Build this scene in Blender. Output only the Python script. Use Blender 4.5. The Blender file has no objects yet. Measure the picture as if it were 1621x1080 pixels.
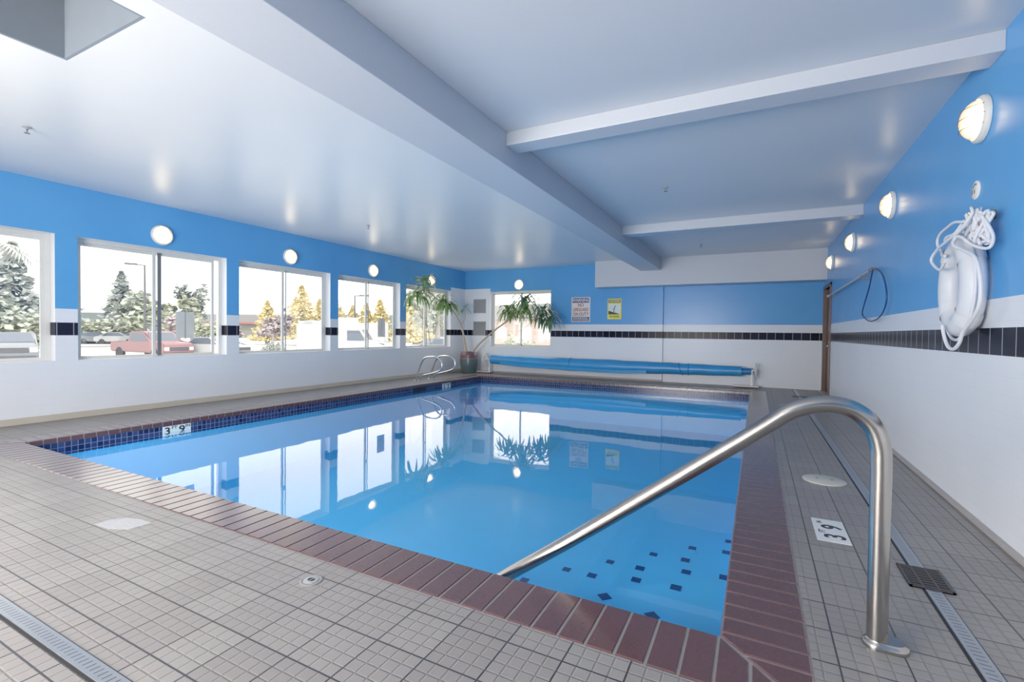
import bpy, bmesh, math, random
from mathutils import Vector, Matrix
random.seed(7)
sc = bpy.context.scene
C = sc.collection
PI = math.pi
# ---------------------------------------------------------------- world data
WL, WR, WB1, WB2, WF, HC = -7.99, 1.295, 12.33, 12.40, -2.2, 3.05
PL, PR, P0, P1 = -6.72, -0.109, 2.053, 11.21
CW = 0.315                       # coping width
ZW = -0.142                      # water level
ZP = -0.98                       # pool bottom

# ---------------------------------------------------------------- materials
def lin(c):
    c = c / 255.0
    return c / 12.92 if c <= 0.04045 else ((c + 0.055) / 1.055) ** 2.4
def rgb(r, g, b): return (lin(r), lin(g), lin(b), 1.0)

class NT:
    def __init__(s, name):
        s.m = bpy.data.materials.new(name); s.m.use_nodes = True
        s.t = s.m.node_tree; s.t.nodes.clear()
        s.out = s.n('ShaderNodeOutputMaterial')
    def n(s, typ, **kw):
        nd = s.t.nodes.new(typ)
        for k, v in kw.items(): setattr(nd, k, v)
        return nd
    def l(s, a, b): s.t.links.new(a, b)
    def put(s, sock, v):
        if isinstance(v, bpy.types.NodeSocket): s.l(v, sock)
        elif v is not None: sock.default_value = v
    def math(s, op, a, b=None, c=None, clamp=False):
        nd = s.n('ShaderNodeMath', operation=op); nd.use_clamp = clamp
        s.put(nd.inputs[0], a)
        if b is not None: s.put(nd.inputs[1], b)
        if c is not None: s.put(nd.inputs[2], c)
        return nd.outputs[0]
    def mix(s, f, a, b):
        nd = s.n('ShaderNodeMix', data_type='RGBA')
        s.put(nd.inputs[0], f); s.put(nd.inputs[6], a); s.put(nd.inputs[7], b)
        return nd.outputs[2]
    def mixf(s, f, a, b):
        nd = s.n('ShaderNodeMix', data_type='FLOAT')
        s.put(nd.inputs[0], f); s.put(nd.inputs[2], a); s.put(nd.inputs[3], b)
        return nd.outputs[0]
    def coords(s):
        tc = s.n('ShaderNodeTexCoord'); sp = s.n('ShaderNodeSeparateXYZ')
        s.l(tc.outputs['Object'], sp.inputs[0])
        return tc.outputs['Object'], sp.outputs[0], sp.outputs[1], sp.outputs[2]
    def noise(s, vec, scale, detail=2.0, rough=0.5):
        nd = s.n('ShaderNodeTexNoise'); s.l(vec, nd.inputs['Vector'])
        nd.inputs['Scale'].default_value = scale; nd.inputs['Detail'].default_value = detail
        nd.inputs['Roughness'].default_value = rough
        return nd.outputs[0]
    def bump(s, h, strength, dist=0.002):
        nd = s.n('ShaderNodeBump'); s.put(nd.inputs['Height'], h)
        nd.inputs['Strength'].default_value = strength; nd.inputs['Distance'].default_value = dist
        return nd.outputs[0]
    def pbr(s, col, rough=0.5, metal=0.0, spec=0.5, normal=None, emis=None, estr=0.0, coat=0.0):
        p = s.n('ShaderNodeBsdfPrincipled')
        s.put(p.inputs['Base Color'], col); s.put(p.inputs['Roughness'], rough)
        s.put(p.inputs['Metallic'], metal); s.put(p.inputs['Specular IOR Level'], spec)
        if normal is not None: s.l(normal, p.inputs['Normal'])
        if emis is not None:
            s.put(p.inputs['Emission Color'], emis); s.put(p.inputs['Emission Strength'], estr)
        if coat: p.inputs['Coat Weight'].default_value = coat; p.inputs['Coat Roughness'].default_value = 0.08
        s.l(p.outputs[0], s.out.inputs[0])
        return p

def simple(name, col, rough=0.5, metal=0.0, spec=0.5, var=0.06, scale=12.0, bump=0.0, emis=None, estr=0.0, coat=0.0):
    t = NT(name); vec, x, y, z = t.coords()
    nz = t.noise(vec, scale, 3.0)
    dark = tuple(c * (1 - var * 2) for c in col[:3]) + (1,)
    lite = tuple(min(1, c * (1 + var * 2)) for c in col[:3]) + (1,)
    t.pbr(t.mix(nz, dark, lite), rough, metal, spec, t.bump(nz, bump) if bump else None, emis, estr, coat)
    return t.m

def frac_edge(t, v, off, pitch, width):
    """1 on the joint lines of a running pattern, else 0"""
    f = t.math('FRACT', t.math('DIVIDE', t.math('SUBTRACT', v, off), pitch))
    e = t.math('MINIMUM', f, t.math('SUBTRACT', 1.0, f))
    return t.math('LESS_THAN', e, width / pitch / 2)
def edge_dist(t, v, off, pitch):
    f = t.math('FRACT', t.math('DIVIDE', t.math('SUBTRACT', v, off), pitch))
    return t.math('MULTIPLY', t.math('MINIMUM', f, t.math('SUBTRACT', 1.0, f)), pitch)

def wall_material():
    t = NT('painted_tiled_wall'); vec, x, y, z = t.coords()
    corner = t.math('MULTIPLY', t.math('LESS_THAN', x, -7.09), t.math('GREATER_THAN', y, 11.575))
    reveal = t.math('MAXIMUM', t.math('LESS_THAN', x, WL - 0.004),
                    t.math('MULTIPLY', t.math('GREATER_THAN', y, WB1 + 0.004), t.math('LESS_THAN', x, -3.0)))
    lift = t.math('MAXIMUM', t.math('MULTIPLY', corner, 1.06), t.math('MULTIPLY', reveal, 3.0))
    thr = t.math('ADD', 1.44, lift)
    blue = t.math('GREATER_THAN', z, thr)
    s = t.math('ADD', x, y)
    band = t.math('MULTIPLY', t.math('GREATER_THAN', z, 1.095), t.math('LESS_THAN', z, 1.262))
    bj = frac_edge(t, s, 0.03, 0.17, 0.009)
    # faint joints of the white tiles
    row = t.math('FLOOR', t.math('DIVIDE', z, 0.1083))
    sh = t.math('MULTIPLY', t.math('MODULO', row, 2.0), 0.11)
    wj = t.math('MAXIMUM', frac_edge(t, z, 0.0, 0.1083, 0.005), frac_edge(t, t.math('ADD', s, sh), 0.0, 0.22, 0.004))
    nz = t.noise(vec, 1.3, 3.0)
    nf = t.noise(vec, 60.0, 2.0)
    bluec = t.mix(nz, rgb(74, 150, 214), rgb(90, 163, 222))
    whitec = t.mix(nz, rgb(218, 222, 230), rgb(229, 232, 238))
    whitec = t.mix(t.math('MULTIPLY', wj, 0.07), whitec, rgb(150, 150, 150))
    # per-tile tone of the band
    tid = t.math('FLOOR', t.math('DIVIDE', t.math('SUBTRACT', s, 0.03), 0.17))
    wn = t.n('ShaderNodeTexWhiteNoise', noise_dimensions='1D'); t.l(tid, wn.inputs['W'])
    bandc = t.mix(wn.outputs[0], rgb(14, 17, 30), rgb(34, 36, 54))
    bandc = t.mix(bj, bandc, rgb(150, 155, 165))
    c = t.mix(blue, whitec, bluec)
    c = t.mix(band, c, bandc)
    rough = t.mixf(band, t.mixf(blue, 0.34, 0.27), 0.2)
    h = t.math('SUBTRACT', t.math('MULTIPLY', nf, 0.25), t.math('MULTIPLY', t.math('MULTIPLY', wj, t.math('SUBTRACT', 1.0, blue)), 0.6))
    spc = t.mixf(band, t.mixf(blue, 0.4, 0.3), 0.06)
    t.pbr(c, rough, 0, spc, t.bump(h, 0.08, 0.002))
    return t.m

def floor_material():
    t = NT('deck_tile'); vec, x, y, z = t.coords()
    px, py, ox, oy = 0.2252, 0.2277, 0.2905, 2.071
    dx = edge_dist(t, x, ox, px); dy = edge_dist(t, y, oy, py)
    grout = t.math('LESS_THAN', t.math('MINIMUM', dx, dy), 0.0032)
    qx = edge_dist(t, x, ox, px / 4); qy = edge_dist(t, y, oy, py / 4)
    q = t.math('MINIMUM', qx, qy)
    sm = t.n('ShaderNodeMapRange'); sm.interpolation_type = 'SMOOTHSTEP'
    t.l(q, sm.inputs['Value']); sm.inputs['From Min'].default_value = 0.0012; sm.inputs['From Max'].default_value = 0.0052
    pad = sm.outputs[0]
    idx = t.math('FLOOR', t.math('DIVIDE', t.math('SUBTRACT', x, ox), px))
    idy = t.math('FLOOR', t.math('DIVIDE', t.math('SUBTRACT', y, oy), py))
    cv = t.n('ShaderNodeCombineXYZ'); t.l(idx, cv.inputs[0]); t.l(idy, cv.inputs[1])
    wn = t.n('ShaderNodeTexWhiteNoise', noise_dimensions='2D'); t.l(cv.outputs[0], wn.inputs['Vector'])
    nf = t.noise(vec, 220.0, 2.0); nb = t.noise(vec, 2.0, 3.0)
    base = t.mix(wn.outputs[0], rgb(118, 113, 111), rgb(131, 127, 124))
    base = t.mix(t.math('MULTIPLY', nf, 0.35), base, rgb(160, 155, 153))
    base = t.mix(t.math('MULTIPLY', nb, 0.3), base, rgb(122, 115, 113))
    base = t.mix(t.math('MULTIPLY', t.math('SUBTRACT', 1.0, pad), 0.3), base, rgb(70, 66, 68))  # shadow lines between the pads put into the groove colour
    c = t.mix(grout, base, rgb(44, 44, 52))
    h = t.math('ADD', t.math('MULTIPLY', pad, 1.0), t.math('MULTIPLY', nf, 0.12))
    h = t.math('SUBTRACT', h, t.math('MULTIPLY', grout, 1.6))
    t.pbr(c, t.mixf(nf, 0.3, 0.46), 0, 0.5, t.bump(h, 0.8, 0.002))
    return t.m

def brick_material():
    t = NT('coping_brick'); vec, x, y, z = t.coords()
    nz = t.noise(vec, 9.0, 4.0); nf = t.noise(vec, 130.0, 2.0)
    c = t.mix(nz, rgb(64, 34, 35), rgb(84, 48, 47))
    c = t.mix(t.math('MULTIPLY', nf, 0.25), c, rgb(104, 66, 64))
    t.pbr(c, t.mixf(nf, 0.24, 0.34), 0, 0.5, t.bump(nf, 0.2, 0.001)).inputs['Coat Weight'].default_value = 0.9
    t.t.nodes['Principled BSDF'].inputs['Coat Roughness'].default_value = 0.22
    return t.m

def band_tile_material():
    t = NT('waterline_mosaic'); vec, x, y, z = t.coords()
    s = t.math('ADD', x, y)
    j = t.math('MAXIMUM', frac_edge(t, s, 0.0, 0.058, 0.006), frac_edge(t, z, -0.055, 0.058, 0.005))
    ida = t.math('FLOOR', t.math('DIVIDE', s, 0.058)); idb = t.math('FLOOR', t.math('DIVIDE', t.math('ADD', z, 0.055), 0.058))
    cv = t.n('ShaderNodeCombineXYZ'); t.l(ida, cv.inputs[0]); t.l(idb, cv.inputs[1])
    wn = t.n('ShaderNodeTexWhiteNoise', noise_dimensions='2D'); t.l(cv.outputs[0], wn.inputs['Vector'])
    c = t.mix(wn.outputs[0], rgb(14, 26, 66), rgb(50, 60, 104))
    c = t.mix(j, c, rgb(118, 124, 146))
    t.pbr(c, 0.2, 0, 0.25)
    return t.m

def schlick(t, f0, nrm=None):
    lw = t.n('ShaderNodeLayerWeight'); lw.inputs[0].default_value = 0.5
    if nrm is not None: t.l(nrm, lw.inputs['Normal'])
    p = t.math('POWER', lw.outputs['Facing'], 5.0)
    return t.math('ADD', f0, t.math('MULTIPLY', p, 1.0 - f0), clamp=True)
def water_material():
    t = NT('pool_water'); vec, x, y, z = t.coords()
    n1 = t.noise(vec, 1.1, 2.0); n2 = t.noise(vec, 5.0, 2.0)
    h = t.math('ADD', n1, t.math('MULTIPLY', n2, 0.10))
    b = t.bump(h, 0.10, 0.02)
    fr = schlick(t, 0.045, b)
    tr = t.n('ShaderNodeBsdfTransparent'); tr.inputs[0].default_value = (0.66, 0.90, 0.98, 1)
    gl = t.n('ShaderNodeBsdfGlossy'); gl.inputs['Roughness'].default_value = 0.015; gl.inputs[0].default_value = (0.97, 0.98, 1, 1)
    t.l(b, gl.inputs['Normal'])
    mx = t.n('ShaderNodeMixShader'); t.l(fr, mx.inputs[0]); t.l(tr.outputs[0], mx.inputs[1]); t.l(gl.outputs[0], mx.inputs[2])
    t.l(mx.outputs[0], t.out.inputs[0])
    return t.m

def glass_material():
    t = NT('window_glass'); vec, x, y, z = t.coords()
    fr = schlick(t, 0.06)
    tr = t.n('ShaderNodeBsdfTransparent'); tr.inputs[0].default_value = (0.97, 0.98, 0.98, 1)
    gl = t.n('ShaderNodeBsdfGlossy'); gl.inputs['Roughness'].default_value = 0.01
    nz = t.noise(vec, 2.0, 1.0); t.put(gl.inputs[0], t.mix(nz, (0.9, 0.9, 0.9, 1), (1, 1, 1, 1)))
    mx = t.n('ShaderNodeMixShader'); t.l(fr, mx.inputs[0]); t.l(tr.outputs[0], mx.inputs[1]); t.l(gl.outputs[0], mx.inputs[2])
    t.l(mx.outputs[0], t.out.inputs[0])
    return t.m

def ceiling_material():
    t = NT('semi_gloss_ceiling'); vec, x, y, z = t.coords()
    nz = t.noise(vec, 0.9, 3.0); nf = t.noise(vec, 45.0, 3.0); nm = t.noise(vec, 3.0, 2.0)
    c = t.mix(nz, rgb(216, 218, 220), rgb(226, 227, 229))
    c = t.mix(t.math('GREATER_THAN', x, -2.33), c, rgb(204, 207, 212))  # right-hand ceiling greyed in the base colour to imitate dimmer light
    h = t.math('ADD', t.math('MULTIPLY', nf, 0.5), nm)
    t.pbr(c, t.mixf(nm, 0.27, 0.36), 0, 0.45, t.bump(h, 0.10, 0.004))
    return t.m

def steel_material(name, rough=0.25, col=(0.62, 0.61, 0.60, 1)):
    t = NT(name); vec, x, y, z = t.coords()
    nz = t.noise(vec, 30.0, 4.0)
    d = tuple(c * 0.85 for c in col[:3]) + (1,)
    t.pbr(t.mix(nz, d, col), t.mixf(nz, rough * 0.8, rough * 1.2), 1.0, 0.5)
    return t.m

def globe_material(name, strength):
    t = NT(name); vec, x, y, z = t.coords()
    nz = t.noise(vec, 6.0, 2.0)
    lw = t.n('ShaderNodeLayerWeight'); lw.inputs[0].default_value = 0.45
    col = t.mix(lw.outputs['Facing'], (1.0, 0.84, 0.56, 1), (1.0, 0.60, 0.26, 1))
    st = t.math('ADD', 0.62, t.math('MULTIPLY', strength, t.math('POWER', t.math('SUBTRACT', 1.0, lw.outputs['Facing']), 4.0)))
    t.pbr((0.45, 0.38, 0.28, 1), 0.25, 0, 0.5, None, col, t.math('MULTIPLY', st, t.math('ADD', 0.9, t.math('MULTIPLY', nz, 0.2))))
    return t.m

M = dict(
    wall=wall_material(), floor=floor_material(), brick=brick_material(), mosaic=band_tile_material(),
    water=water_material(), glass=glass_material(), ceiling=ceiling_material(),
    steel=steel_material('brushed_stainless', 0.24, (0.38, 0.365, 0.35, 1)), chrome=steel_material('polished_steel', 0.12, (0.75, 0.76, 0.78, 1)),
    slot=steel_material('slotted_drain_steel', 0.35, (0.55, 0.57, 0.60, 1)),
    grout=simple('pale_grout', rgb(136, 130, 128), 0.7, bump=0.2, scale=80),
    plaster=simple('pool_plaster', rgb(98, 196, 244), 0.6, var=0.03, scale=3),
    accent=simple('navy_step_tile', rgb(10, 50, 115), 0.2),
    beam=simple('beam_paint', rgb(190, 194, 202), 0.4, bump=0.15, scale=70, var=0.02),
    wframe=simple('white_window_frame', rgb(214, 213, 208), 0.35, var=0.02),
    seal=simple('grey_window_seal', rgb(158, 158, 160), 0.4, var=0.02),
    wood=simple('dark_brown_door_wood', rgb(66, 42, 36), 0.35, var=0.15, scale=8),
    trimwood=simple('brown_door_trim', rgb(92, 62, 54), 0.35, var=0.12, scale=8),
    globe=globe_material('lit_globe', 9.0), fixture=simple('white_fixture_ring', rgb(225, 222, 215), 0.35),
    wire=simple('bronze_cage_wire', rgb(120, 92, 60), 0.35, metal=0.6),
    ringw=simple('white_ring_vinyl', rgb(208, 211, 218), 0.45, var=0.03, bump=0.3, scale=20),
    rope=simple('white_rope', rgb(212, 214, 220), 0.7, var=0.06, bump=0.6, scale=160),
    hookm=simple('dark_blue_hook', rgb(22, 62, 110), 0.3), alu=steel_material('pole_aluminium', 0.3, (0.7, 0.71, 0.72, 1)),
    white=simple('white_enamel', rgb(232, 232, 228), 0.4, var=0.02), offwhite=simple('aged_white_plastic', rgb(186, 184, 174), 0.45, var=0.05),
    black=simple('black_ink', rgb(30, 32, 40), 0.5), darkgrate=simple('dark_iron_grate', rgb(52, 46, 50), 0.4, var=0.2),
    void=simple('drain_shadow', rgb(16, 16, 20), 0.7), navy=simple('navy_ink', rgb(44, 58, 110), 0.5), maroon=simple('maroon_ink', rgb(140, 48, 52), 0.5),
    signw=simple('sign_cream', rgb(232, 220, 214), 0.4, var=0.02), yellow=simple('sign_yellow', rgb(238, 222, 60), 0.4, var=0.03),
    pale=simple('sign_pale_oval', rgb(216, 230, 220), 0.4), grayvent=simple('grey_vent', rgb(128, 130, 132), 0.5, var=0.03),
    grayvent2=simple('grey_vent_slat', rgb(150, 152, 154), 0.45, var=0.03),
    potlow=simple('teal_grey_glaze', rgb(84, 100, 106), 0.3, var=0.12, scale=6), potrim=simple('plum_brown_glaze', rgb(104, 76, 84), 0.3, var=0.12, scale=6),
    potline=simple('tan_glaze_line', rgb(160, 126, 104), 0.35), soil=simple('potting_soil', rgb(60, 46, 38), 0.9, var=0.3, scale=40),
    trunk=simple('pale_tan_trunk', rgb(176, 154, 132), 0.7, var=0.15, scale=30, bump=0.4),
    leaf=simple('strap_leaf_green', rgb(124, 156, 82), 0.4, var=0.25, scale=5), leaf2=simple('strap_leaf_dark_green', rgb(88, 124, 92), 0.4, var=0.25, scale=5),
    cover=simple('blue_pool_cover', rgb(46, 142, 206), 0.35, var=0.08, scale=3, bump=0.3), cover2=simple('blue_cover_strap', rgb(32, 112, 176), 0.4, var=0.05),
    wheelw=simple('cream_wheel', rgb(226, 226, 204), 0.45), plank=simple('brown_base_plank', rgb(146, 96, 70), 0.6, var=0.15),
    asphalt=simple('sunlit_paving', rgb(204, 203, 200), 0.9, var=0.05, scale=2), stripe=simple('kerb_grey', rgb(151, 150, 148), 0.8),
    carpaint=simple('silver_car_paint', rgb(122, 128, 136), 0.25, metal=0.3), carred=simple('red_truck_paint', rgb(136, 98, 102), 0.3), carwhite=simple('white_car_paint', rgb(170, 172, 176), 0.3),
    carglass=simple('car_glass', rgb(84, 94, 108), 0.1), tire=simple('tyre_rubber', rgb(52, 54, 60), 0.8), cardark=simple('car_trim_dark', rgb(72, 74, 80), 0.5),
    green=simple('tree_green', rgb(163, 169, 157), 0.8, var=0.3, scale=1.5), greenY=simple('bush_yellow_green', rgb(175, 180, 161), 0.8, var=0.3, scale=1.5),  # foliage colours paled toward white to stand in for outdoor glare haze
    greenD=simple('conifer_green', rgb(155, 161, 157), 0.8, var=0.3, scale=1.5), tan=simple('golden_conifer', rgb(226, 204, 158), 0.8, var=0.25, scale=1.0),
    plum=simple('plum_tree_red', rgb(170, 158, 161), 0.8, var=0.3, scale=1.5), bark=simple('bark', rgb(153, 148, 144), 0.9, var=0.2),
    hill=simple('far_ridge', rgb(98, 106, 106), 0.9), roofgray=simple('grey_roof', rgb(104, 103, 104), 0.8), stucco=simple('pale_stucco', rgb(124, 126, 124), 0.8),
    redtrim=simple('red_trim', rgb(150, 92, 90), 0.6), polem=simple('lamp_pole_grey', rgb(84, 86, 90), 0.5), housepink=simple('pinkish_siding', rgb(190, 172, 165), 0.8),
    panel=simple('grey_glass_panel', rgb(120, 121, 120), 0.6, var=0.04), redm=simple('red_mark', rgb(170, 50, 60), 0.5), greenm=simple('green_mark', rgb(70, 140, 90), 0.5),
    greytext=simple('grey_print', rgb(110, 112, 116), 0.5), deckwhite=simple('white_marker_tile', rgb(214, 216, 216), 0.35, var=0.03), faded=simple('faded_marker_tile', rgb(160, 160, 165), 0.4, var=0.2, scale=60),
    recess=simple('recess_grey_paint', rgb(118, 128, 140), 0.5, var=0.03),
)

# ---------------------------------------------------------------- mesh helpers
class MB:
    def __init__(s): s.b = bmesh.new()
    def box(s, a, b, bev=0.0, mat=None):
        r = bmesh.ops.create_cube(s.b, size=1.0)
        vs = r['verts']
        for v in vs:
            v.co = Vector([(a[i] + b[i]) / 2 + v.co[i] * abs(b[i] - a[i]) for i in range(3)])
        if bev > 0:
            es = {e for v in vs for e in v.link_edges}
            rr = bmesh.ops.bevel(s.b, geom=list(es), offset=bev, segments=2, affect='EDGES', profile=0.6)
            vs = list({v for f in rr['faces'] for v in f.verts} | {v for v in vs if v.is_valid})
        if mat is not None:
            vs = s._comp(vs)
            for v in vs: v.co = mat @ v.co
        return s
    def _comp(s, vs):
        seen = set(v for v in vs if v.is_valid); st = list(seen)
        while st:
            v = st.pop()
            for e in v.link_edges:
                o = e.other_vert(v)
                if o not in seen: seen.add(o); st.append(o)
        return list(seen)
    def prism(s, pts, z0, z1, axis=2):
        """polygon pts (2D) extruded; axis 2: xy->z, axis 1: (x,z)->y, axis 0: (y,z)->x"""
        def P(p, h):
            return {2: (p[0], p[1], h), 1: (p[0], h, p[1]), 0: (h, p[0], p[1])}[axis]
        a = [s.b.verts.new(P(p, z0)) for p in pts]; b = [s.b.verts.new(P(p, z1)) for p in pts]
        n = len(pts)
        s.b.faces.new(a[::-1]); s.b.faces.new(b)
        for i in range(n): s.b.faces.new((a[i], a[(i + 1) % n], b[(i + 1) % n], b[i]))
        return s
    def tube(s, pts, r, seg=10, closed=False, caps=True):
        pts = [Vector(p) for p in pts]; n = len(pts)
        rs = r if isinstance(r, (list, tuple)) else [r] * n
        def tan(i):
            if closed: return (pts[(i + 1) % n] - pts[i - 1]).normalized()
            return (pts[min(i + 1, n - 1)] - pts[max(i - 1, 0)]).normalized()
        t0 = tan(0); up = Vector((0, 0, 1)) if abs(t0.z) < 0.9 else Vector((1, 0, 0))
        nn = (up - t0 * up.dot(t0)).normalized(); rings = []
        for i in range(n):
            t = tan(i); nn = (nn - t * nn.dot(t)).normalized(); bb = t.cross(nn)
            rings.append([s.b.verts.new(pts[i] + (nn * math.cos(2 * PI * k / seg) + bb * math.sin(2 * PI * k / seg)) * rs[i]) for k in range(seg)])
        for i in range(n if closed else n - 1):
            a, b = rings[i], rings[(i + 1) % n]
            off = 0
            if closed and i == n - 1:
                off = min(range(seg), key=lambda o: (a[0].co - b[o].co).length)
            for k in range(seg):
                s.b.faces.new((a[k], a[(k + 1) % seg], b[(k + 1 + off) % seg], b[(k + off) % seg]))
        if caps and not closed:
            s.b.faces.new(rings[0][::-1]); s.b.faces.new(rings[-1])
        return s
    def lathe(s, prof, c=(0, 0, 0), seg=32, mat=None, cap=True):
        rings = []
        for r, z in prof:
            ring = []
            for k in range(seg):
                p = Vector((r * math.cos(2 * PI * k / seg), r * math.sin(2 * PI * k / seg), z))
                if mat is not None: p = mat @ p
                ring.append(s.b.verts.new(p + Vector(c)))
            rings.append(ring)
        for a, b in zip(rings, rings[1:]):
            for k in range(seg): s.b.faces.new((a[k], a[(k + 1) % seg], b[(k + 1) % seg], b[k]))
        if cap:
            s.b.faces.new(rings[0][::-1]); s.b.faces.new(rings[-1])
        return s
    def quad(s, a, b, c, d):
        s.b.faces.new([s.b.verts.new(Vector(p)) for p in (a, b, c, d)]); return s
    def build(s, name, mat, parent=None, smooth=False, off=(0, 0, 0)):
        me = bpy.data.meshes.new(name)
        bmesh.ops.recalc_face_normals(s.b, faces=s.b.faces)
        o = Vector(off)
        if o.length:
            for v in s.b.verts: v.co -= o
        s.b.to_mesh(me); s.b.free()
        me.materials.append(mat)
        if smooth:
            me.polygons.foreach_set('use_smooth', [True] * len(me.polygons))
            try: me.set_sharp_from_angle(angle=math.radians(38))
            except Exception: pass
        ob = bpy.data.objects.new(name, me); C.objects.link(ob)
        if parent is not None: ob.parent = parent
        ob.location = o
        return ob

def smooth_path(pts, k=6, closed=False):
    P = [Vector(p) for p in pts]; n = len(P); out = []
    rng = range(n if closed else n - 1)
    for i in rng:
        if closed: a, b, c, d = P[i - 1], P[i], P[(i + 1) % n], P[(i + 2) % n]
        else: a, b, c, d = P[max(i - 1, 0)], P[i], P[i + 1], P[min(i + 2, n - 1)]
        for j in range(k):
            t = j / k
            out.append(0.5 * ((2 * b) + (c - a) * t + (2 * a - 5 * b + 4 * c - d) * t * t + (3 * b - a - 3 * c + d) * t ** 3))
    if not closed: out.append(P[-1])
    return out

def thing(name, label, cat, loc=(0, 0, 0), rz=0.0, group=None):
    o = bpy.data.objects.new(name, None); C.objects.link(o); o.empty_display_size = 0.1
    o.location = loc; o.rotation_euler = (0, 0, rz)
    o['label'] = label; o['category'] = cat
    if group: o['group'] = group
    return o
def tag(o, label, cat, group=None):
    o['label'] = label; o['category'] = cat
    if group: o['group'] = group
    return o
def struct(mb, name, mat, smooth=False):
    o = mb.build(name, mat, None, smooth); o['kind'] = 'structure'; return o
def copy_tree(o, parent=None):
    c = o.copy(); C.objects.link(c)
    if parent is not None: c.parent = parent
    for ch in [k for k in bpy.data.objects if k.parent == o]: copy_tree(ch, c)
    return c
def text_mesh(name, txt, size, mat, parent, M4, sx=1.0, bold=0.0, spacing=1.0, extrude=0.0015):
    cu = bpy.data.curves.new(name, 'FONT'); cu.body = txt; cu.size = size; cu.align_x = 'CENTER'; cu.align_y = 'CENTER'
    cu.extrude = extrude; cu.offset = bold; cu.space_character = spacing; cu.resolution_u = 3
    tmp = bpy.data.objects.new(name + '_tmp', cu); C.objects.link(tmp)
    dg = bpy.context.evaluated_depsgraph_get(); dg.update()
    me = bpy.data.meshes.new_from_object(tmp.evaluated_get(dg))
    bpy.data.objects.remove(tmp); bpy.data.curves.remove(cu)
    me.transform(Matrix.Scale(sx, 4, Vector((1, 0, 0)))); me.transform(M4)
    me.name = name; me.materials.clear(); me.materials.append(mat)
    o = bpy.data.objects.new(name, me); C.objects.link(o); o.parent = parent
    return o
def basis(o, ex, ey, ez):
    m = Matrix.Identity(4)
    for i, v in enumerate((ex, ey, ez)):
        for r in range(3): m[r][i] = v[r]
    for r in range(3): m[r][3] = o[r]
    return m

# ================================================================ SETTING
# floor: a deck slab around the pool
f = MB()
z0 = -0.12
ho = (PL - CW, PR + CW, P0 - CW, P1 + CW)
f.box((WL - 0.2, WF - 0.2, z0), (ho[0], WB2 + .2, 0)); f.box((ho[1], WF - .2, z0), (WR + 0.2, WB2 + .2, 0))
f.box((ho[0], WF - .2, z0), (ho[1], ho[2], 0)); f.box((ho[0], ho[3], z0), (ho[1], WB2 + .2, 0))
struct(f, 'floor', M['floor'])

# walls
WIN = [(-3.85, -1.865), (-1.655, 0.33), (0.75, 2.735), (2.965, 4.95), (5.17, 7.152), (7.365, 9.352), (9.582, 11.573)]
SILL, HEAD = 0.767, 2.40
WO = WL - 0.24
w = MB()
yy = [WF]
wins = [q for q in WIN if q[0] > WF]
w.box((WO, WF, 0), (WL, WB2 + .2, SILL)); w.box((WO, WF, HEAD), (WL, WB2 + .2, HC + .7))
cur = WF
for a, b in wins:
    w.box((WO, cur, SILL), (WL, a, HEAD)); cur = b
w.box((WO, cur, SILL), (WL, WB2 + .2, HEAD))
struct(w, 'wall_left', M['wall'])
BW = (-7.10, -5.13); BS, BH = 0.765, 2.40
w = MB(); xs = -2.10
w.box((WL, WB1, 0), (BW[0], WB1 + .25, HC + .7)); w.box((BW[1], WB1, 0), (xs, WB1 + .25, HC + .7))
w.box((BW[0], WB1, 0), (BW[1], WB1 + .25, BS)); w.box((BW[0], WB1, BH), (BW[1], WB1 + .25, HC + .7))
w.box((xs, WB2, 0), (WR + .02, WB2 + .18, HC + .7))
struct(w, 'wall_back', M['wall'])
DY0, DY1, DH = 11.25, 12.25, 2.20
w = MB()
w.box((WR, WF, 0), (WR + .2, DY0, HC + .7)); w.box((WR, DY0, DH), (WR + .2, DY1, HC + .7)); w.box((WR, DY1, 0), (WR + .2, WB2 + .2, HC + .7))
struct(w, 'wall_right', M['wall'])
w = MB(); w.box((WO, WF - .2, 0), (WR + .2, WF, HC + .7)); struct(w, 'wall_front', M['wall'])

# ceiling with the square recess
RX0, RX1, RY0, RY1 = -4.29, -3.27, 0.50, 1.54
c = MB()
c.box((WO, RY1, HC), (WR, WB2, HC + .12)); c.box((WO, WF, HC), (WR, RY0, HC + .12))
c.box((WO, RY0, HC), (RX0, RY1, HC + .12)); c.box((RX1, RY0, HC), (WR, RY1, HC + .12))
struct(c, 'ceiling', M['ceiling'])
c = MB()
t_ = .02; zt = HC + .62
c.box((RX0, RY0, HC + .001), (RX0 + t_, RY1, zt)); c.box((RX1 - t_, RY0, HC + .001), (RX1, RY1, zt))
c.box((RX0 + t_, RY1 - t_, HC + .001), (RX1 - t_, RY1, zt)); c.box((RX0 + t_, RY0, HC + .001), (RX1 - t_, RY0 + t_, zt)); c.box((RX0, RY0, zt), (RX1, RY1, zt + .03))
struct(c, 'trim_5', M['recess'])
# main beam, cross beams, soffit
b = MB(); b.box((-2.57, WF, 2.747), (-2.09, 11.88, HC), 0.006); struct(b, 'trim_1', M['beam'])
b = MB(); b.box((-2.09, 3.90, 2.925), (WR, 4.12, HC), 0.005); struct(b, 'trim_2', M['beam'])
b = MB(); b.box((-2.09, 8.16, 2.90), (WR, 8.42, HC), 0.005); struct(b, 'trim_3', M['beam'])
b = MB(); b.box((-3.73, 11.88, 2.385), (WR, WB2, HC), 0.004); struct(b, 'trim_4', M['beam'])
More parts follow.
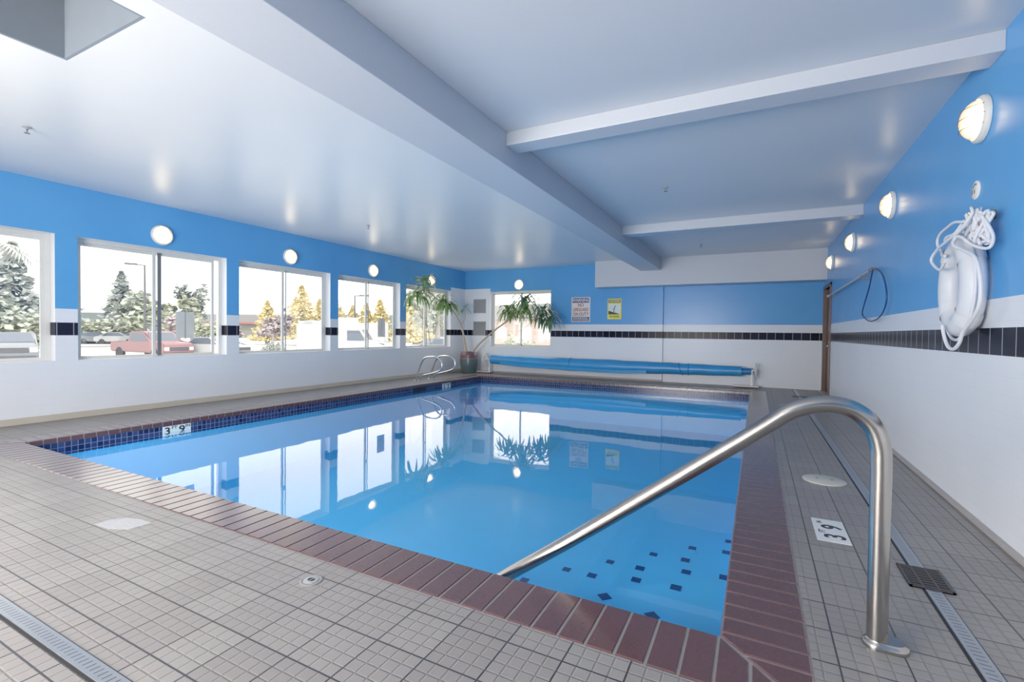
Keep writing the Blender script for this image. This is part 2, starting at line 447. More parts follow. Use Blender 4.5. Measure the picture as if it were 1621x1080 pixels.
# cove base tiles
def cove(name, a, b_, mat=None):
    m = MB(); m.box(a, b_, 0.008); return struct(m, name, mat or M['base'])
M['base'] = simple('cove_base_tile', rgb(188, 180, 166), 0.4, var=0.06, scale=3)
M['base2'] = simple('cove_base_grey', rgb(160, 154, 152), 0.4, var=0.05, scale=3)
cove('baseboard_left', (WL, WF, 0), (WL + .018, WB1, .085))
cove('baseboard_back', (WL, WB1 - .014, 0), (xs, WB1, .05), M['base2'])
cove('baseboard_right', (WR - .035, WF, 0), (WR, DY0 - .1, .028), M['base2'])

M['seal2'] = simple('dark_window_channel', rgb(104, 106, 112), 0.4, var=0.02)
# windows -----------------------------------------------------------------
def window_left(idx, a, b, lights=True, open_=0.0):
    m = MB(); X0, X1 = WL - .20, WL - .14; fw = .055
    m.box((X0, a, SILL), (X1, a + fw, HEAD), .004); m.box((X0, b - fw, SILL), (X1, b, HEAD), .004)
    m.box((X0, a + fw, SILL), (X1, b - fw, SILL + .02), .002); m.box((X0, a + fw, HEAD - .05), (X1, b - fw, HEAD), .002)
    fr = m.build('window_%d' % idx, M['wframe']); fr['kind'] = 'structure'
    mid = (a + b) / 2 - .02
    for k, (s0, s1, xo) in enumerate(((a + fw, mid + .03, -.045), (mid - .03 - open_ * .0, b - fw - open_, -.015))):
        sx0, sx1 = WL - .14 + xo - .012, WL - .14 + xo + .012; sw = .042
        q = MB()
        q.box((sx0, s0, SILL + .02), (sx1, s0 + sw, HEAD - .05), .002); q.box((sx0, s1 - sw, SILL + .02), (sx1, s1, HEAD - .05), .002)
        q.box((sx0, s0 + sw, SILL + .02), (sx1, s1 - sw, SILL + .042)); q.box((sx0, s0 + sw, HEAD - .05 - sw), (sx1, s1 - sw, HEAD - .05))
        sash = q.build('sash', M['wframe'], fr)
        g = MB(); g.box(((sx0 + sx1) / 2 - .002, s0 + sw, SILL + .042), ((sx0 + sx1) / 2 + .002, s1 - sw, HEAD - .05 - sw))
        g.build('pane', M['glass'], sash)
    g = MB(); dm = .045 if idx == 2 else .012; g.box((WL - .138, mid + .032, SILL + .021), (WL - .118, mid + .032 + dm, HEAD - .052)); g.build('sash_seal', M['seal2'] if idx == 2 else M['seal'], fr)
    g = MB(); g.box((WL - .125, mid - .012, 1.55), (WL - .10, mid + .012, 1.62), .003); g.build('latch', M['seal'], fr)
    return fr
k = 1
for i, (a, b) in enumerate(wins):
    n = {0.75: 1, 2.965: 2, 5.17: 3, 7.365: 4, 9.582: 5}.get(a)
    if n is None: n = 7
    window_left(n, a, b, open_=(0.07 if n == 2 else 0.0))
m = MB(); Y0, Y1 = WB1 + .14, WB1 + .20; fw = .055
m.box((BW[0], Y0, BS), (BW[0] + fw, Y1, BH), .004); m.box((BW[1] - fw, Y0, BS), (BW[1], Y1, BH), .004)
m.box((BW[0] + fw, Y0, BS), (BW[1] - fw, Y1, BS + .05), .002); m.box((BW[0] + fw, Y0, BH - .05), (BW[1] - fw, Y1, BH), .002)
fr = m.build('window_6', M['wframe']); fr['kind'] = 'structure'
mid = -6.13
for s0, s1, yo in ((BW[0] + fw, mid + .03, .02), (mid - .03, BW[1] - fw, .045)):
    q = MB(); sw = .03; a_, b_ = Y0 + yo - .012, Y0 + yo + .012
    q.box((s0, a_, BS + .05), (s0 + sw, b_, BH - .05)); q.box((s1 - sw, a_, BS + .05), (s1, b_, BH - .05))
    q.box((s0, a_, BS + .05), (s1, b_, BS + .08)); q.box((s0, a_, BH - .08), (s1, b_, BH - .05))
    sash = q.build('sash', M['wframe'], fr)
    g = MB(); g.box((s0 + sw, Y0 + yo - .002, BS + .08), (s1 - sw, Y0 + yo + .002, BH - .08)); g.build('pane', M['glass'], sash)

# door in the right wall, next to the back wall
d = MB(); d.box((WR + .05, DY0, 0), (WR + .10, DY1, DH), .003)
door = d.build('door_1', M['wood']); door['kind'] = 'structure'
d = MB()
d.box((WR - .025, DY0 - .07, 0), (WR + .05, DY0 + .01, DH + .07), .006); d.box((WR - .025, DY1 - .01, 0), (WR + .05, DY1 + .07, DH + .07), .006)
d.box((WR - .025, DY0 - .07, DH), (WR + .05, DY1 + .07, DH + .07), .006)
d.build('door_casing', M['trimwood'], door)
d = MB(); d.lathe([(0.0, 0), (.03, .0), (.03, .012), (.012, .015), (.012, .05), (.028, .055), (.03, .075), (.018, .09), (0.001, .092)], (WR + .05, DY0 + .12, 1.0), 20, Matrix.Rotation(-PI / 2, 4, 'Y'), cap=False)
d.build('door_knob', M['chrome'], door, True)
d = MB(); d.box((WR - .09, DY0 + .02, 0.0), (WR + .04, DY1 - .02, .012), .004); d.build('threshold', M['offwhite'], door)

# ================================================================ POOL
pool = thing('swimming_pool', 'large rectangular blue indoor swimming pool edged with red-brown brick coping', 'pool', ((PL + PR) / 2, (P0 + P1) / 2, 0))
def pbuild(mb, name, mat, smooth=False, parent=None):
    o = mb.build(name, mat, None, smooth)
    o.parent = parent or pool
    o.matrix_parent_inverse = Matrix.Translation(-Vector(pool.location)) if parent is None else Matrix.Identity(4)
    return o
pb = MB(); T = .06
pb.box((PL - T, P0 - T, ZP - .1), (PR + T, P1 + T, ZP))
zb = -.057
lip = .012
pb.box((PL - T, P0 - T, ZP), (PL - lip, P1 + T, zb)); pb.box((PR + lip, P0 - T, ZP), (PR + T, P1 + T, zb))
pb.box((PL, P0 - T, ZP), (PR, P0 - lip, zb)); pb.box((PL, P1 + lip, ZP), (PR, P1 + T, zb))
pbuild(pb, 'basin', M['plaster'])
mb_ = MB(); z1 = -.057; z2 = -.20
mb_.box((PL - lip, P0 - lip, z2), (PL - lip + .006, P1 + lip, z1)); mb_.box((PR + lip - .006, P0 - lip, z2), (PR + lip, P1 + lip, z1))
mb_.box((PL - lip, P0 - lip, z2), (PR + lip, P0 - lip + .006, z1)); mb_.box((PL - lip, P1 + lip - .006, z2), (PR + lip, P1 + lip, z1))
pbuild(mb_, 'waterline_tile_band', M['mosaic'])
# coping bricks: real bricks, one mesh
def clip(poly, a, b, c_):   # keep a*x+b*y <= c
    out = []
    for i in range(len(poly)):
        p, q = poly[i], poly[(i + 1) % len(poly)]
        dp, dq = a * p[0] + b * p[1] - c_, a * q[0] + b * q[1] - c_
        if dp <= 1e-9: out.append(p)
        if (dp < -1e-9 and dq > 1e-9) or (dp > 1e-9 and dq < -1e-9):
            t = dp / (dp - dq); out.append((p[0] + (q[0] - p[0]) * t, p[1] + (q[1] - p[1]) * t))
    return out
cp = MB(); g2 = .0048
def brick(poly):
    if len(poly) < 3: return
    area = abs(sum(poly[i][0] * poly[(i + 1) % len(poly)][1] - poly[(i + 1) % len(poly)][0] * poly[i][1] for i in range(len(poly)))) / 2
    if area < 0.0006: return
    cx = sum(p[0] for p in poly) / len(poly); cy = sum(p[1] for p in poly) / len(poly)
    e = .006
    def ins(p, k):
        dx, dy = p[0] - cx, p[1] - cy; L = math.hypot(dx, dy)
        return (p[0] - dx / L * k, p[1] - dy / L * k)
    rings = [[(p[0], p[1], -.055) for p in poly], [(p[0], p[1], -.009) for p in poly],
             [ins(p, .0035) + (-.0025,) for p in poly], [ins(p, .010) + (0.0012,) for p in poly]]
    V = [[cp.b.verts.new(p) for p in r] for r in rings]; n = len(poly)
    cp.b.faces.new(V[0][::-1]); cp.b.faces.new(V[-1])
    for a, b in zip(V, V[1:]):
        for i in range(n): cp.b.faces.new((a[i], a[(i + 1) % n], b[(i + 1) % n], b[i]))
bp = .1143
x = PR + CW
XA, XB, YA, YB = PL - CW, PR + CW, P0 - CW, P1 + CW
g_ = g2
def run_x(y0, y1, near):
    n = int(math.ceil((XB - XA) / bp)) + 1
    for i in range(n + 3):
        x1 = -.113 + bp * 3 - i * bp; x0 = x1 - bp
        poly = [(x0 + g_, y0), (x1 - g_, y0), (x1 - g_, y1), (x0 + g_, y1)]
        if near:   # mitre at both ends
            poly = clip(poly, 1, 1, PR + P0 - .007); poly = clip(poly, -1, 1, -PL + P0 - .007)
        else:
            poly = clip(poly, 1, -1, PR - P1 - .007); poly = clip(poly, -1, -1, -PL - P1 - .007)
        brick(poly)
def run_y(x0, x1, right):
    n = int((YB - YA) / bp) + 6
    for i in range(n):
        y0 = 2.084 - bp * 3 + i * bp; y1 = y0 + bp
        poly = [(x0, y0 + g_), (x1, y0 + g_), (x1, y1 - g_), (x0, y1 - g_)]
        if right:
            poly = clip(poly, -1, -1, -(PR + P0) - .007); poly = clip(poly, -1, 1, -PR + P1 - .007)
        else:
            poly = clip(poly, 1, -1, PL - P0 - .007); poly = clip(poly, 1, 1, PL + P1 - .007)
        brick(poly)
run_x(YA + .003, P0, True); run_x(P1, YB - .003, False); run_y(PR, XB - .003, True); run_y(XA + .003, PL, False)
coping_ = pbuild(cp, 'coping', M['brick'])
gr = MB(); zt_ = -.0035
gr.box((XA, YA, -.052), (XB, P0 - .004, zt_)); gr.box((XA, P1 + .004, -.052), (XB, YB, zt_)); gr.box((XA, P0 - .004, -.052), (PL - .004, P1 + .004, zt_)); gr.box((PR + .004, P0 - .004, -.052), (XB, P1 + .004, zt_))
pbuild(gr, 'coping_grout', M['grout'], parent=coping_)
# corner steps
def tri(mb, cval, zt, zb_):
    # region y - x < cval inside the pool
    x0 = P0 - cval; y0 = PR + cval
    mb.prism([(PR + lip, P0 - lip), (PR + lip, y0 + lip), (x0 - lip, P0 - lip)], zb_, zt)
st = MB(); tri(st, 3.38, -.28, ZP - .02); s1 = st
st1 = pbuild(s1, 'step', M['plaster'])
st = MB(); tri(st, 4.13, -.45, ZP - .02); st2 = pbuild(st, 'step', M['plaster'])
st = MB(); tri(st, 4.72, -.62, ZP - .02); st3 = pbuild(st, 'step', M['plaster'])
def spot(px, py, z, s=.027, ang=45):
    mb = MB(); R = Matrix.Translation((px, py, z)) @ Matrix.Rotation(math.radians(ang), 4, 'Z')
    mb.box((-s, -s, -.004), (s, s, .003), 0, R); pbuild(mb, 'accent_tile', M['accent'], parent={-.28: st1, -.45: st2, -.62: st3}[z])
k1, k2, k3 = 1.48 / 1.65, 1.0, 1.82 / 1.65
for (X, Y) in ((-.817, 2.895), (-.437, 3.219), (-.163, 3.512), (-.514, 2.829)): spot(X * k1, Y * k1, -.28, .03, 45 if X < -.5 else 0)
for (X, Y) in ((-.688, 3.194), (-.405, 3.467), (-.967, 3.108), (-.70, 3.367), (-.433, 3.65), (-.173, 3.928)): spot(X, Y, -.45, .03, 0)
for (X, Y) in ((-1.148, 3.103), (-.91, 3.358), (-.656, 3.63), (-.411, 3.882), (-.166, 4.148), (-1.345, 2.833)): spot(X * k3, Y * k3, -.62, .03, 0)
wt = MB(); wt.quad((PL - lip + .006, P0 - lip + .006, ZW), (PR + lip - .006, P0 - lip + .006, ZW), (PR + lip - .006, P1 + lip - .006, ZW), (PL - lip + .006, P1 + lip - .006, ZW))
pbuild(wt, 'water', M['water'])
# recessed step openings in the left pool wall
rs = MB(); rs.box((PL - .012, 8.33, -.135), (PL + .003, 8.77, -.068), .002)
pbuild(rs, 'recessed_step', M['void'])

# waterline depth markers ---------------------------------------------------
def wall_marker(y0, y1, label, txt=True):
    t = thing('depth_marker', label, 'depth marker', (PL, (y0 + y1) / 2, -.10))
    m = MB(); m.box((-.006, -(y1 - y0) / 2, -.085), (.004, (y1 - y0) / 2, .038), .001); m.build('tile', M['deckwhite'], t)
    w_ = y1 - y0; B = basis((.0045, 0, 0), (0, 1, 0), (0, 0, 1), (1, 0, 0))
    for s_, px, pz, sz, bd in (('3', -w_ * .34, -.025, .125, .003), ('FT', -w_ * .10, .012, .05, .001), ('9', w_ * .17, -.025, .125, .003), ('IN', w_ * .38, .012, .05, .001)):
        text_mesh('numeral' if s_.isdigit() else 'lettering', s_, sz, M['black'], t, B @ Matrix.Translation((px, pz, 0)), 1.25, bd, extrude=.0008)
    return t
wall_marker(3.34, 3.68, 'white depth tile with black numerals on the long left waterline, nearest the camera')
wall_marker(9.42, 9.76, 'small white depth tile in the pool edge beside the curved grab rails')

# deck markers --------------------------------------------------------------
t = thing('depth_marker', 'white 3 FT 9 IN depth tile in the deck beside the right brick edge', 'depth marker', (.425, 3.49, 0))
m = MB(); m.box((-.085, -.19, -.01), (.085, .19, .0025), .001); m.build('tile', M['deckwhite'], t)
B = basis((0, 0, .0026), (0, 1, 0), (-1, 0, 0), (0, 0, 1))
for s_, px, py, sz, bd in (('3', -.10, -.018, .15, .004), ('FT', -.035, .045, .048, .001), ('9', .055, -.018, .15, .004), ('IN', .125, .045, .04, .0006)):
    text_mesh('numeral' if s_.isdigit() else 'lettering', s_, sz, M['black'], t, B @ Matrix.Translation((px, py, 0)), 1.0, bd, extrude=.0006)
m = MB(); m.box((.36, 9.30, -.01), (.52, 9.52, .0025), .001); tag(m.build('depth_marker', M['faded']), 'worn pale tile marker on the far end of the right-hand deck', 'depth marker')
m = MB()
m.prism([(-3.56, 1.40), (-3.42, 1.405), (-3.30, 1.46), (-3.285, 1.575), (-3.40, 1.57), (-3.52, 1.545), (-3.565, 1.47)], -.01, .0022)
tag(m.build('depth_marker', M['faded']), 'faded whitish marker tile in the near left deck floor', 'depth marker')

# drains ---------------------------------------------------------------------
def slotted_material(wd):
    t = NT('slotted_steel_strip'); vec, x, y, z = t.coords(); nz = t.noise(vec, 30.0, 3.0)
    f_ = t.math('FRACT', t.math('DIVIDE', t.math('ADD', y, t.math('MULTIPLY', x, .12)), .028))
    sl = t.math('MULTIPLY', t.math('LESS_THAN', f_, .16), t.math('LESS_THAN', t.math('ABSOLUTE', x), wd * .27))
    t.pbr(t.mix(sl, t.mix(nz, (.44, .46, .49, 1), (.54, .56, .59, 1)), (.02, .02, .025, 1)), .36, t.math('SUBTRACT', 1.0, sl), .5)
    return t.m
def linear_drain(label, L, wd, loc, rz):
    t = thing('channel_drain', label, 'drain', loc, rz)
    m = MB(); m.box((-wd / 2 - .012, 0, -.01), (wd / 2 + .004, L, .0012)); m.build('channel', M['void'], t)
    m = MB(); m.box((-wd / 2, 0, -.008), (wd / 2, L, .004), .0012); m.build('cover', slotted_material(wd), t)
    return t
linear_drain('long slotted steel drain strip running along the right-hand deck', WB1 - 1.2 - .1, .062, (.765, 1.2, 0), 0)
linear_drain('slotted steel drain strip crossing the deck at the lower left', 4.4, .055, (-1.2, .80, 0), PI / 2)
def grate(label, loc, wx, wy):
    t = thing('drain_grate', label, 'drain grate', loc)
    m = MB(); m.box((-wx / 2, -wy / 2, -.01), (wx / 2, wy / 2, .0046)); m.build('sump', M['void'], t)
    m = MB(); e = .012
    m.box((-wx / 2, -wy / 2, 0), (wx / 2, -wy / 2 + e, .008)); m.box((-wx / 2, wy / 2 - e, 0), (wx / 2, wy / 2, .008)); m.box((-wx / 2, -wy / 2, 0), (-wx / 2 + e, wy / 2, .008)); m.box((wx / 2 - e, -wy / 2, 0), (wx / 2, wy / 2, .008))
    fr_ = m.build('frame', M['darkgrate'], t)
    m = MB(); n = 9
    for i in range(1, n): 
        y = -wy / 2 + wy * i / n; m.box((-wx / 2 + e, y - .006, 0), (wx / 2 - e, y + .006, .007))
    for x_ in (-wx * .17, wx * .17): m.box((x_ - .005, -wy / 2 + e, 0), (x_ + .005, wy / 2 - e, .0075))
    m.build('bars', M['darkgrate'], fr_)
grate('dark square drain grate set over the slotted strip near the handrail', (.762, 3.02, 0), .172, .25)
grate('small dark drain grate at the far end of the right-hand deck', (.78, 10.85, 0), .26, .16)
t = thing('floor_drain', 'small round grey drain cap in the near deck tiles', 'drain', (-1.874, 1.57, 0))
m = MB(); m.lathe([(.052, -.01), (.052, .003), (.048, .0045), (.040, .0045), (.038, .003), (.001, .003)], seg=36, cap=False); m.build('ring', M['grayvent'], t, True)
m = MB(); m.lathe([(.036, -.01), (.036, .0052), (.033, .0062), (.001, .0062)], seg=32, cap=False); m.build('cap', M['grayvent2'], t, True)
for sg in (-1, 1):
    m = MB(); pts = [(sg * (.003 + .015 * math.sin(a)), .015 * math.cos(a)) for a in [PI * i / 10 for i in range(11)]]
    m.prism(pts, .0055, .0068); m.build('key_slot', M['void'], t)
t = thing('skimmer_lid', 'round white plastic skimmer lid in the right-hand deck', 'lid', (.52, 4.68, 0))
m = MB(); m.lathe([(.155, -.01), (.155, .006), (.148, .010), (.001, .011)], seg=48, cap=False); m.build('lid', M['offwhite'], t, True)
for x_ in (-.05, .055):
    m = MB(); m.lathe([(.013, .008), (.013, .0116), (.001, .0117)], (x_, .01, 0), 16, cap=False); m.build('finger_hole', M['greytext'], t, True)

# ================================================================ HANDRAIL
t = thing('handrail', 'large brushed steel handrail arching from the deck down into the pool', 'handrail', (.437, 2.28, 0))
o_ = Vector((.437, 2.28, 0))
path = [(.437, 0, 0), (.437, 0, .25), (.437, 0, .5), (.437, 0, .70), (.432, 0, .78), (.408, 0, .852), (.355, 0, .905), (.285, 0, .925), (.21, 0, .918), (.13, 0, .885), (.05, 0, .823), (-.035, 0, .755), (-.16, 0, .658), (-.45, 0, .432), (-.85, 0, .125), (-1.20, 0, -.135), (-1.27, 0, -.20)]
pp = smooth_path([(x_ - .437, 0, z_) for x_, _, z_ in path], 6)
m = MB(); m.tube(pp, .0345, 28); m.build('rail', M['steel'], t, True)
m = MB()
prof = []
pts = []
for i in range(40):
    a = 2 * PI * i / 40; x_ = .048 * math.cos(a) + (.055 if math.cos(a) > 0 else 0); pts.append((x_, .048 * math.sin(a)))
lay = [(1.0, 0), (1.0, .012), (.96, .018), (.86, .022), (.80, .030)]
V = [[m.b.verts.new(((p[0] - .02) * k_ + .02, p[1] * k_, z_)) for p in pts] for k_, z_ in lay]
m.b.faces.new(V[-1])
for a, b in zip(V, V[1:]):
    for i in range(40): m.b.faces.new((a[i], a[(i + 1) % 40], b[(i + 1) % 40], b[i]))
m.build('escutcheon', M['steel'], t, True)

def grab(label, y):
    t = thing('grab_rail', label, 'grab rail', (-7.3, y, 0), group=None)
    P = [(-7.37, 0), (-7.31, .15), (-7.22, .37), (-7.14, .51), (-7.05, .575), (-6.92, .592), (-6.76, .592), (-6.64, .53), (-6.585, .43), (-6.60, .33), (-6.68, .26), (-6.83, .212), (-7.02, .165), (-7.14, .135), (-7.21, .085), (-7.245, .03), (-7.25, 0)]
    m = MB(); m.tube(smooth_path([(x_ + 7.3, 0, z_) for x_, z_ in P], 5), .021, 14); m.build('rail', M['chrome'], t, True)
    for x_ in (-.07, .05):
        m = MB(); m.lathe([(.04, 0), (.04, .006), (.03, .014), (.021, .018)], (x_, 0, 0), 20, cap=False); m.build('escutcheon', M['chrome'], t, True)
grab('curved steel grab rail by the far left pool edge, nearer the camera', 9.2)
grab('curved steel grab rail by the far left pool edge, nearer the plant pot', 9.75)

# ================================================================ SCONCES
def sconce_proto():
    t = thing('wall_light', 'x', 'wall light')
    R = Matrix.Identity(4)
    m = MB(); m.lathe([(.145, 0), (.150, .004), (.150, .022), (.142, .034), (.128, .040), (.124, .034), (.124, .004), (.001, .004)], seg=48, cap=False); m.build('base_ring', M['fixture'], t, True)
    m = MB(); m.lathe([(.124, .026)] + [(.124 * math.cos(a), .03 + .088 * math.sin(a)) for a in [PI / 2 * i / 12 for i in range(12)]] + [(.002, .118)], seg=40, cap=False); gb_ = m.build('globe', M['globe'], t, True)
    for off in (-.062, 0, .062):
        m = MB(); r = math.sqrt(.137 ** 2 - off ** 2); pts = [(off, r * math.cos(a), .032 + .096 * (r / .137) * math.sin(a)) for a in [PI * i / 18 for i in range(19)]]
        m.tube(pts, .0022, 6); m.build('cage_wire', M['wire'], gb_, True)
    return t
sp0 = sconce_proto()
locs = [('left', 3.962, 'round lit wall light over the second window from the camera'), ('left', 6.172, 'round lit wall light over the third window along the left wall'),
        ('left', 8.384, 'round lit wall light over the fourth window along the left wall'), ('left', 10.60, 'round lit wall light over the left-wall window nearest the corner, behind foliage'),
        ('back', -6.13, 'round lit wall light above the back wall window'),
        ('right', 4.20, 'largest caged wall light on the right wall, above the white round sign'), ('right', 6.52, 'caged wall light on the right wall, second from the camera'),
        ('right', 8.86, 'caged wall light on the right wall, third from the camera'), ('right', 11.12, 'small caged wall light on the right wall above the brown door')]
for i, (side, p, lab) in enumerate(locs):
    o = sp0 if i == 0 else copy_tree(sp0)
    o['label'] = lab; o['group'] = 'caged round wall lights'
    if side == 'left': o.matrix_world = basis((WL, p, 2.60), (0, 1, 0), (0, 0, 1), (1, 0, 0))
    elif side == 'back': o.matrix_world = basis((p, WB1, 2.58), (1, 0, 0), (0, 0, 1), (0, -1, 0))
    else: o.matrix_world = basis((WR, p, 2.635), (0, 0, 1), (0, 1, 0), (-1, 0, 0))

# sprinklers
def sprinkler(label, x_, y_):
    t = thing('sprinkler', label, 'sprinkler', (x_, y_, HC))
    m = MB(); m.lathe([(.035, 0), (.034, -.006), (.014, -.012), (.012, -.018), (.001, -.018)], seg=20, cap=False); m.build('escutcheon', M['grayvent2'], t, True)
    m = MB(); m.tube([(0, 0, -.01), (0, 0, -.03)], .009, 10); m.tube([(-.009, 0, -.022), (-.014, 0, -.04), (0, 0, -.055)], .0028, 6); m.tube([(.009, 0, -.022), (.014, 0, -.04), (0, 0, -.055)], .0028, 6); m.build('body', M['greytext'], t, True)
    m = MB(); m.lathe([(.022, -.055), (.022, -.058), (.001, -.058)], seg=16, cap=False); m.build('deflector', M['greytext'], t, True)
sprinkler('tiny sprinkler head in the left ceiling nearest the camera', -6.04, 1.877)
sprinkler('tiny sprinkler head in the left ceiling over the pool middle', -6.10, 6.287)
sprinkler('tiny sprinkler head in the right ceiling between the two cross beams', -1.05, 6.21)
sprinkler('tiny sprinkler head in the right ceiling beyond the second cross beam', -1.05, 10.46)

# ================================================================ LIFE RING
t = thing('life_ring', 'white ring buoy hanging on the blue right wall, wound with rope', 'life ring', (1.212, 4.21, 1.545))
c0 = Vector((1.212, 4.21, 1.545))
Ra = .27; Rb = .27; rt_ = .078
Rb = .20
pts = [(.0, Rb * math.sin(a), .262 * math.cos(a)) for a in [2 * PI * i / 64 for i in range(64)]]
m = MB(); m.tube(pts, rt_, 24, closed=True)
for v in m.b.verts: v.co.x *= .85
rb_ = m.build('ring_body', M['ringw'], t, True)
for a in (.7, 2.25, 3.85, 5.4):
    m = MB(); P = [(0, Rb * math.sin(a + d_), .268 * math.cos(a + d_)) for d_ in (-.16, -.08, 0, .08, .16)]
    m.tube(P, rt_ + .004, 24, caps=False)
    for v in m.b.verts: v.co.x *= .86
    m.build('strap_band', M['rope'], rb_, True)
m = MB()
gl = []
for i in range(96):
    a = 2 * PI * i / 96; dev = (1 - abs(math.cos(2 * (a - .0)))) * .0
    k2_ = rt_ + .010 + .012 * abs(math.sin(2 * (a - .72)))
    gl.append((-.02, (.20 + k2_) * math.sin(a), (.262 + k2_) * math.cos(a)))
m.tube(gl, .0095, 8, closed=True); m.build('grab_line', M['rope'], t, True)
def rp(pts, r=.009, name='rope_tail'):
    m = MB(); m.tube(smooth_path([Vector(p) - c0 for p in pts], 7), r, 8); m.build(name, M['rope'], t, True)
rp([(1.2, 4.00, 1.955), (1.16, 4.033, 1.942), (1.15, 4.15, 1.962), (1.15, 4.286, 1.953), (1.15, 4.40, 1.94), (1.15, 4.468, 1.908), (1.15, 4.46, 1.86), (1.15, 4.39, 1.81), (1.13, 4.285, 1.765), (1.12, 4.2, 1.75)])
rp([(1.2, 4.17, 1.965), (1.17, 4.20, 1.90), (1.15, 4.277, 1.889), (1.13, 4.24, 1.86), (1.12, 4.1, 1.87), (1.13, 3.95, 1.83), (1.16, 3.86, 1.762), (1.2, 3.76, 1.728), (1.22, 3.77, 1.80), (1.2, 3.829, 1.907), (1.2, 3.90, 1.95)])
rp([(1.2, 3.93, 1.96), (1.16, 3.90, 2.0), (1.15, 3.86, 1.95), (1.12, 3.95, 1.87), (1.1, 4.12, 1.83), (1.1, 4.3, 1.80), (1.09, 4.36, 1.74), (1.1, 4.22, 1.66), (1.1, 4.12, 1.70)])
rp([(1.22, 3.98, 1.97), (1.16, 4.02, 1.90), (1.1, 3.98, 1.80), (1.11, 3.86, 1.74), (1.12, 3.70, 1.67), (1.12, 3.62, 1.56), (1.12, 3.60, 1.45), (1.12, 3.625, 1.37), (1.12, 3.72, 1.30), (1.12, 3.84, 1.235), (1.12, 3.90, 1.165), (1.12, 3.99, 1.126), (1.12, 4.09, 1.14), (1.12, 4.17, 1.21), (1.12, 4.21, 1.28)], .0105)
# knotted hank of rope at the hook
rnd = random.Random(3); hk = []
for i in range(34):
    a = i * 2.1; hk.append((1.20 + .035 * math.sin(i * 1.7), 3.93 + .10 * math.cos(a) + rnd.uniform(-.02, .02), 1.90 + .075 * math.sin(a * 1.3) + rnd.uniform(-.02, .02)))
rp(hk, .009, 'rope_hank')
hk = [(1.20 + .03 * math.sin(i * 2.3), 3.87 + .06 * math.cos(i * 2.4) + rnd.uniform(-.015, .015), 1.86 + .10 * math.sin(i * 1.9)) for i in range(20)]
rp(hk, .009, 'rope_hank')
m = MB(); m.lathe([(.03, 0), (.03, .006), (.001, .006)], Vector((WR, 3.99, 1.965)) - c0, 16, Matrix.Rotation(-PI / 2, 4, 'Y'), cap=False)
m.tube(smooth_path([Vector(p) - c0 for p in [(WR, 3.99, 1.965), (1.25, 3.99, 1.965), (1.20, 3.99, 1.96), (1.18, 3.99, 1.975), (1.175, 3.99, 1.99)]], 4), .007, 8)
m.build('wall_hook', simple('brass_hook', rgb(150, 130, 80), .35, metal=.7), t, True)

# small round sign
t = thing('round_sign', 'small round white sign with red and green marks on the right wall', 'sign', (WR - .001, 4.27, 2.19))
m = MB(); m.lathe([(.062, 0), (.062, .006), (.058, .009), (.001, .009)], seg=40, mat=Matrix.Rotation(-PI / 2, 4, 'Y'), cap=False); m.build('disc', M['white'], t, True)
def flat(name, poly, mat, d_=.0105):
    m = MB(); m.prism(poly, -d_, -.008, axis=0); m.build(name, mat, t)
arc = [(.045 * math.cos(a), .045 * math.sin(a)) for a in [PI * (.15 + .06 * i) for i in range(10)]]
arc2 = [(.034 * math.cos(a), .034 * math.sin(a)) for a in [PI * (.15 + .06 * i) for i in range(10)]]
flat('grey_arc', arc + arc2[::-1], M['greytext'])
flat('red_mark', [(.038, -.025), (.05, -.02), (.05, .01), (.038, .012)], M['redm'])
flat('green_mark', [(.0, -.02), (.014, -.02), (.014, .005), (0, .005)], M['greenm'])

# ================================================================ RESCUE HOOK
t = thing('rescue_hook', 'silver pole with dark blue shepherd hook loop mounted on the right wall', 'rescue pole', (1.23, 9.3, 2.0))
c0 = Vector((1.23, 9.3, 2.0))
m = MB(); m.tube([Vector((1.235, 11.15, 1.985)) - c0, Vector((1.235, 9.2, 2.0)) - c0, Vector((1.235, 7.22, 2.022)) - c0], .017, 14); m.build('pole', M['alu'], t, True)
hp = [(7.21, 2.03), (7.06, 2.016), (6.85, 1.979), (6.60, 1.886), (6.44, 1.746), (6.39, 1.622), (6.457, 1.52), (6.646, 1.435), (6.928, 1.395), (7.243, 1.39), (7.55, 1.441), (7.70, 1.501), (7.63, 1.589), (7.42, 1.729), (7.25, 1.869), (7.13, 2.005)]
m = MB(); m.tube(smooth_path([Vector((1.235, a, b)) - c0 for a, b in hp], 6), .0085, 10); m.build('hook_loop', M['hookm'], t, True)
m = MB(); m.lathe([(.026, -.03), (.026, .03), (.001, .03)], Vector((1.235, 7.2, 2.02)) - c0, 16, Matrix.Rotation(PI / 2, 4, 'X'), cap=False); m.build('coupling', M['greytext'], t, True)
m = MB(); m.lathe([(.001, -.02), (.024, -.018), (.024, .02), (.001, .022)], Vector((1.235, 11.15, 1.985)) - c0, 16, Matrix.Rotation(PI / 2, 4, 'X'), cap=False); m.build('end_cap', M['white'], t, True)
for y_ in (10.6, 7.7):
    m = MB(); m.box(Vector((1.225, y_ - .015, 1.95)) - c0, Vector((WR, y_ + .015, 1.975)) - c0, .003); m.tube([Vector((1.215, y_, 1.955)) - c0, Vector((1.212, y_, 2.01)) - c0], .006, 8); m.build('bracket', M['greytext'], t)

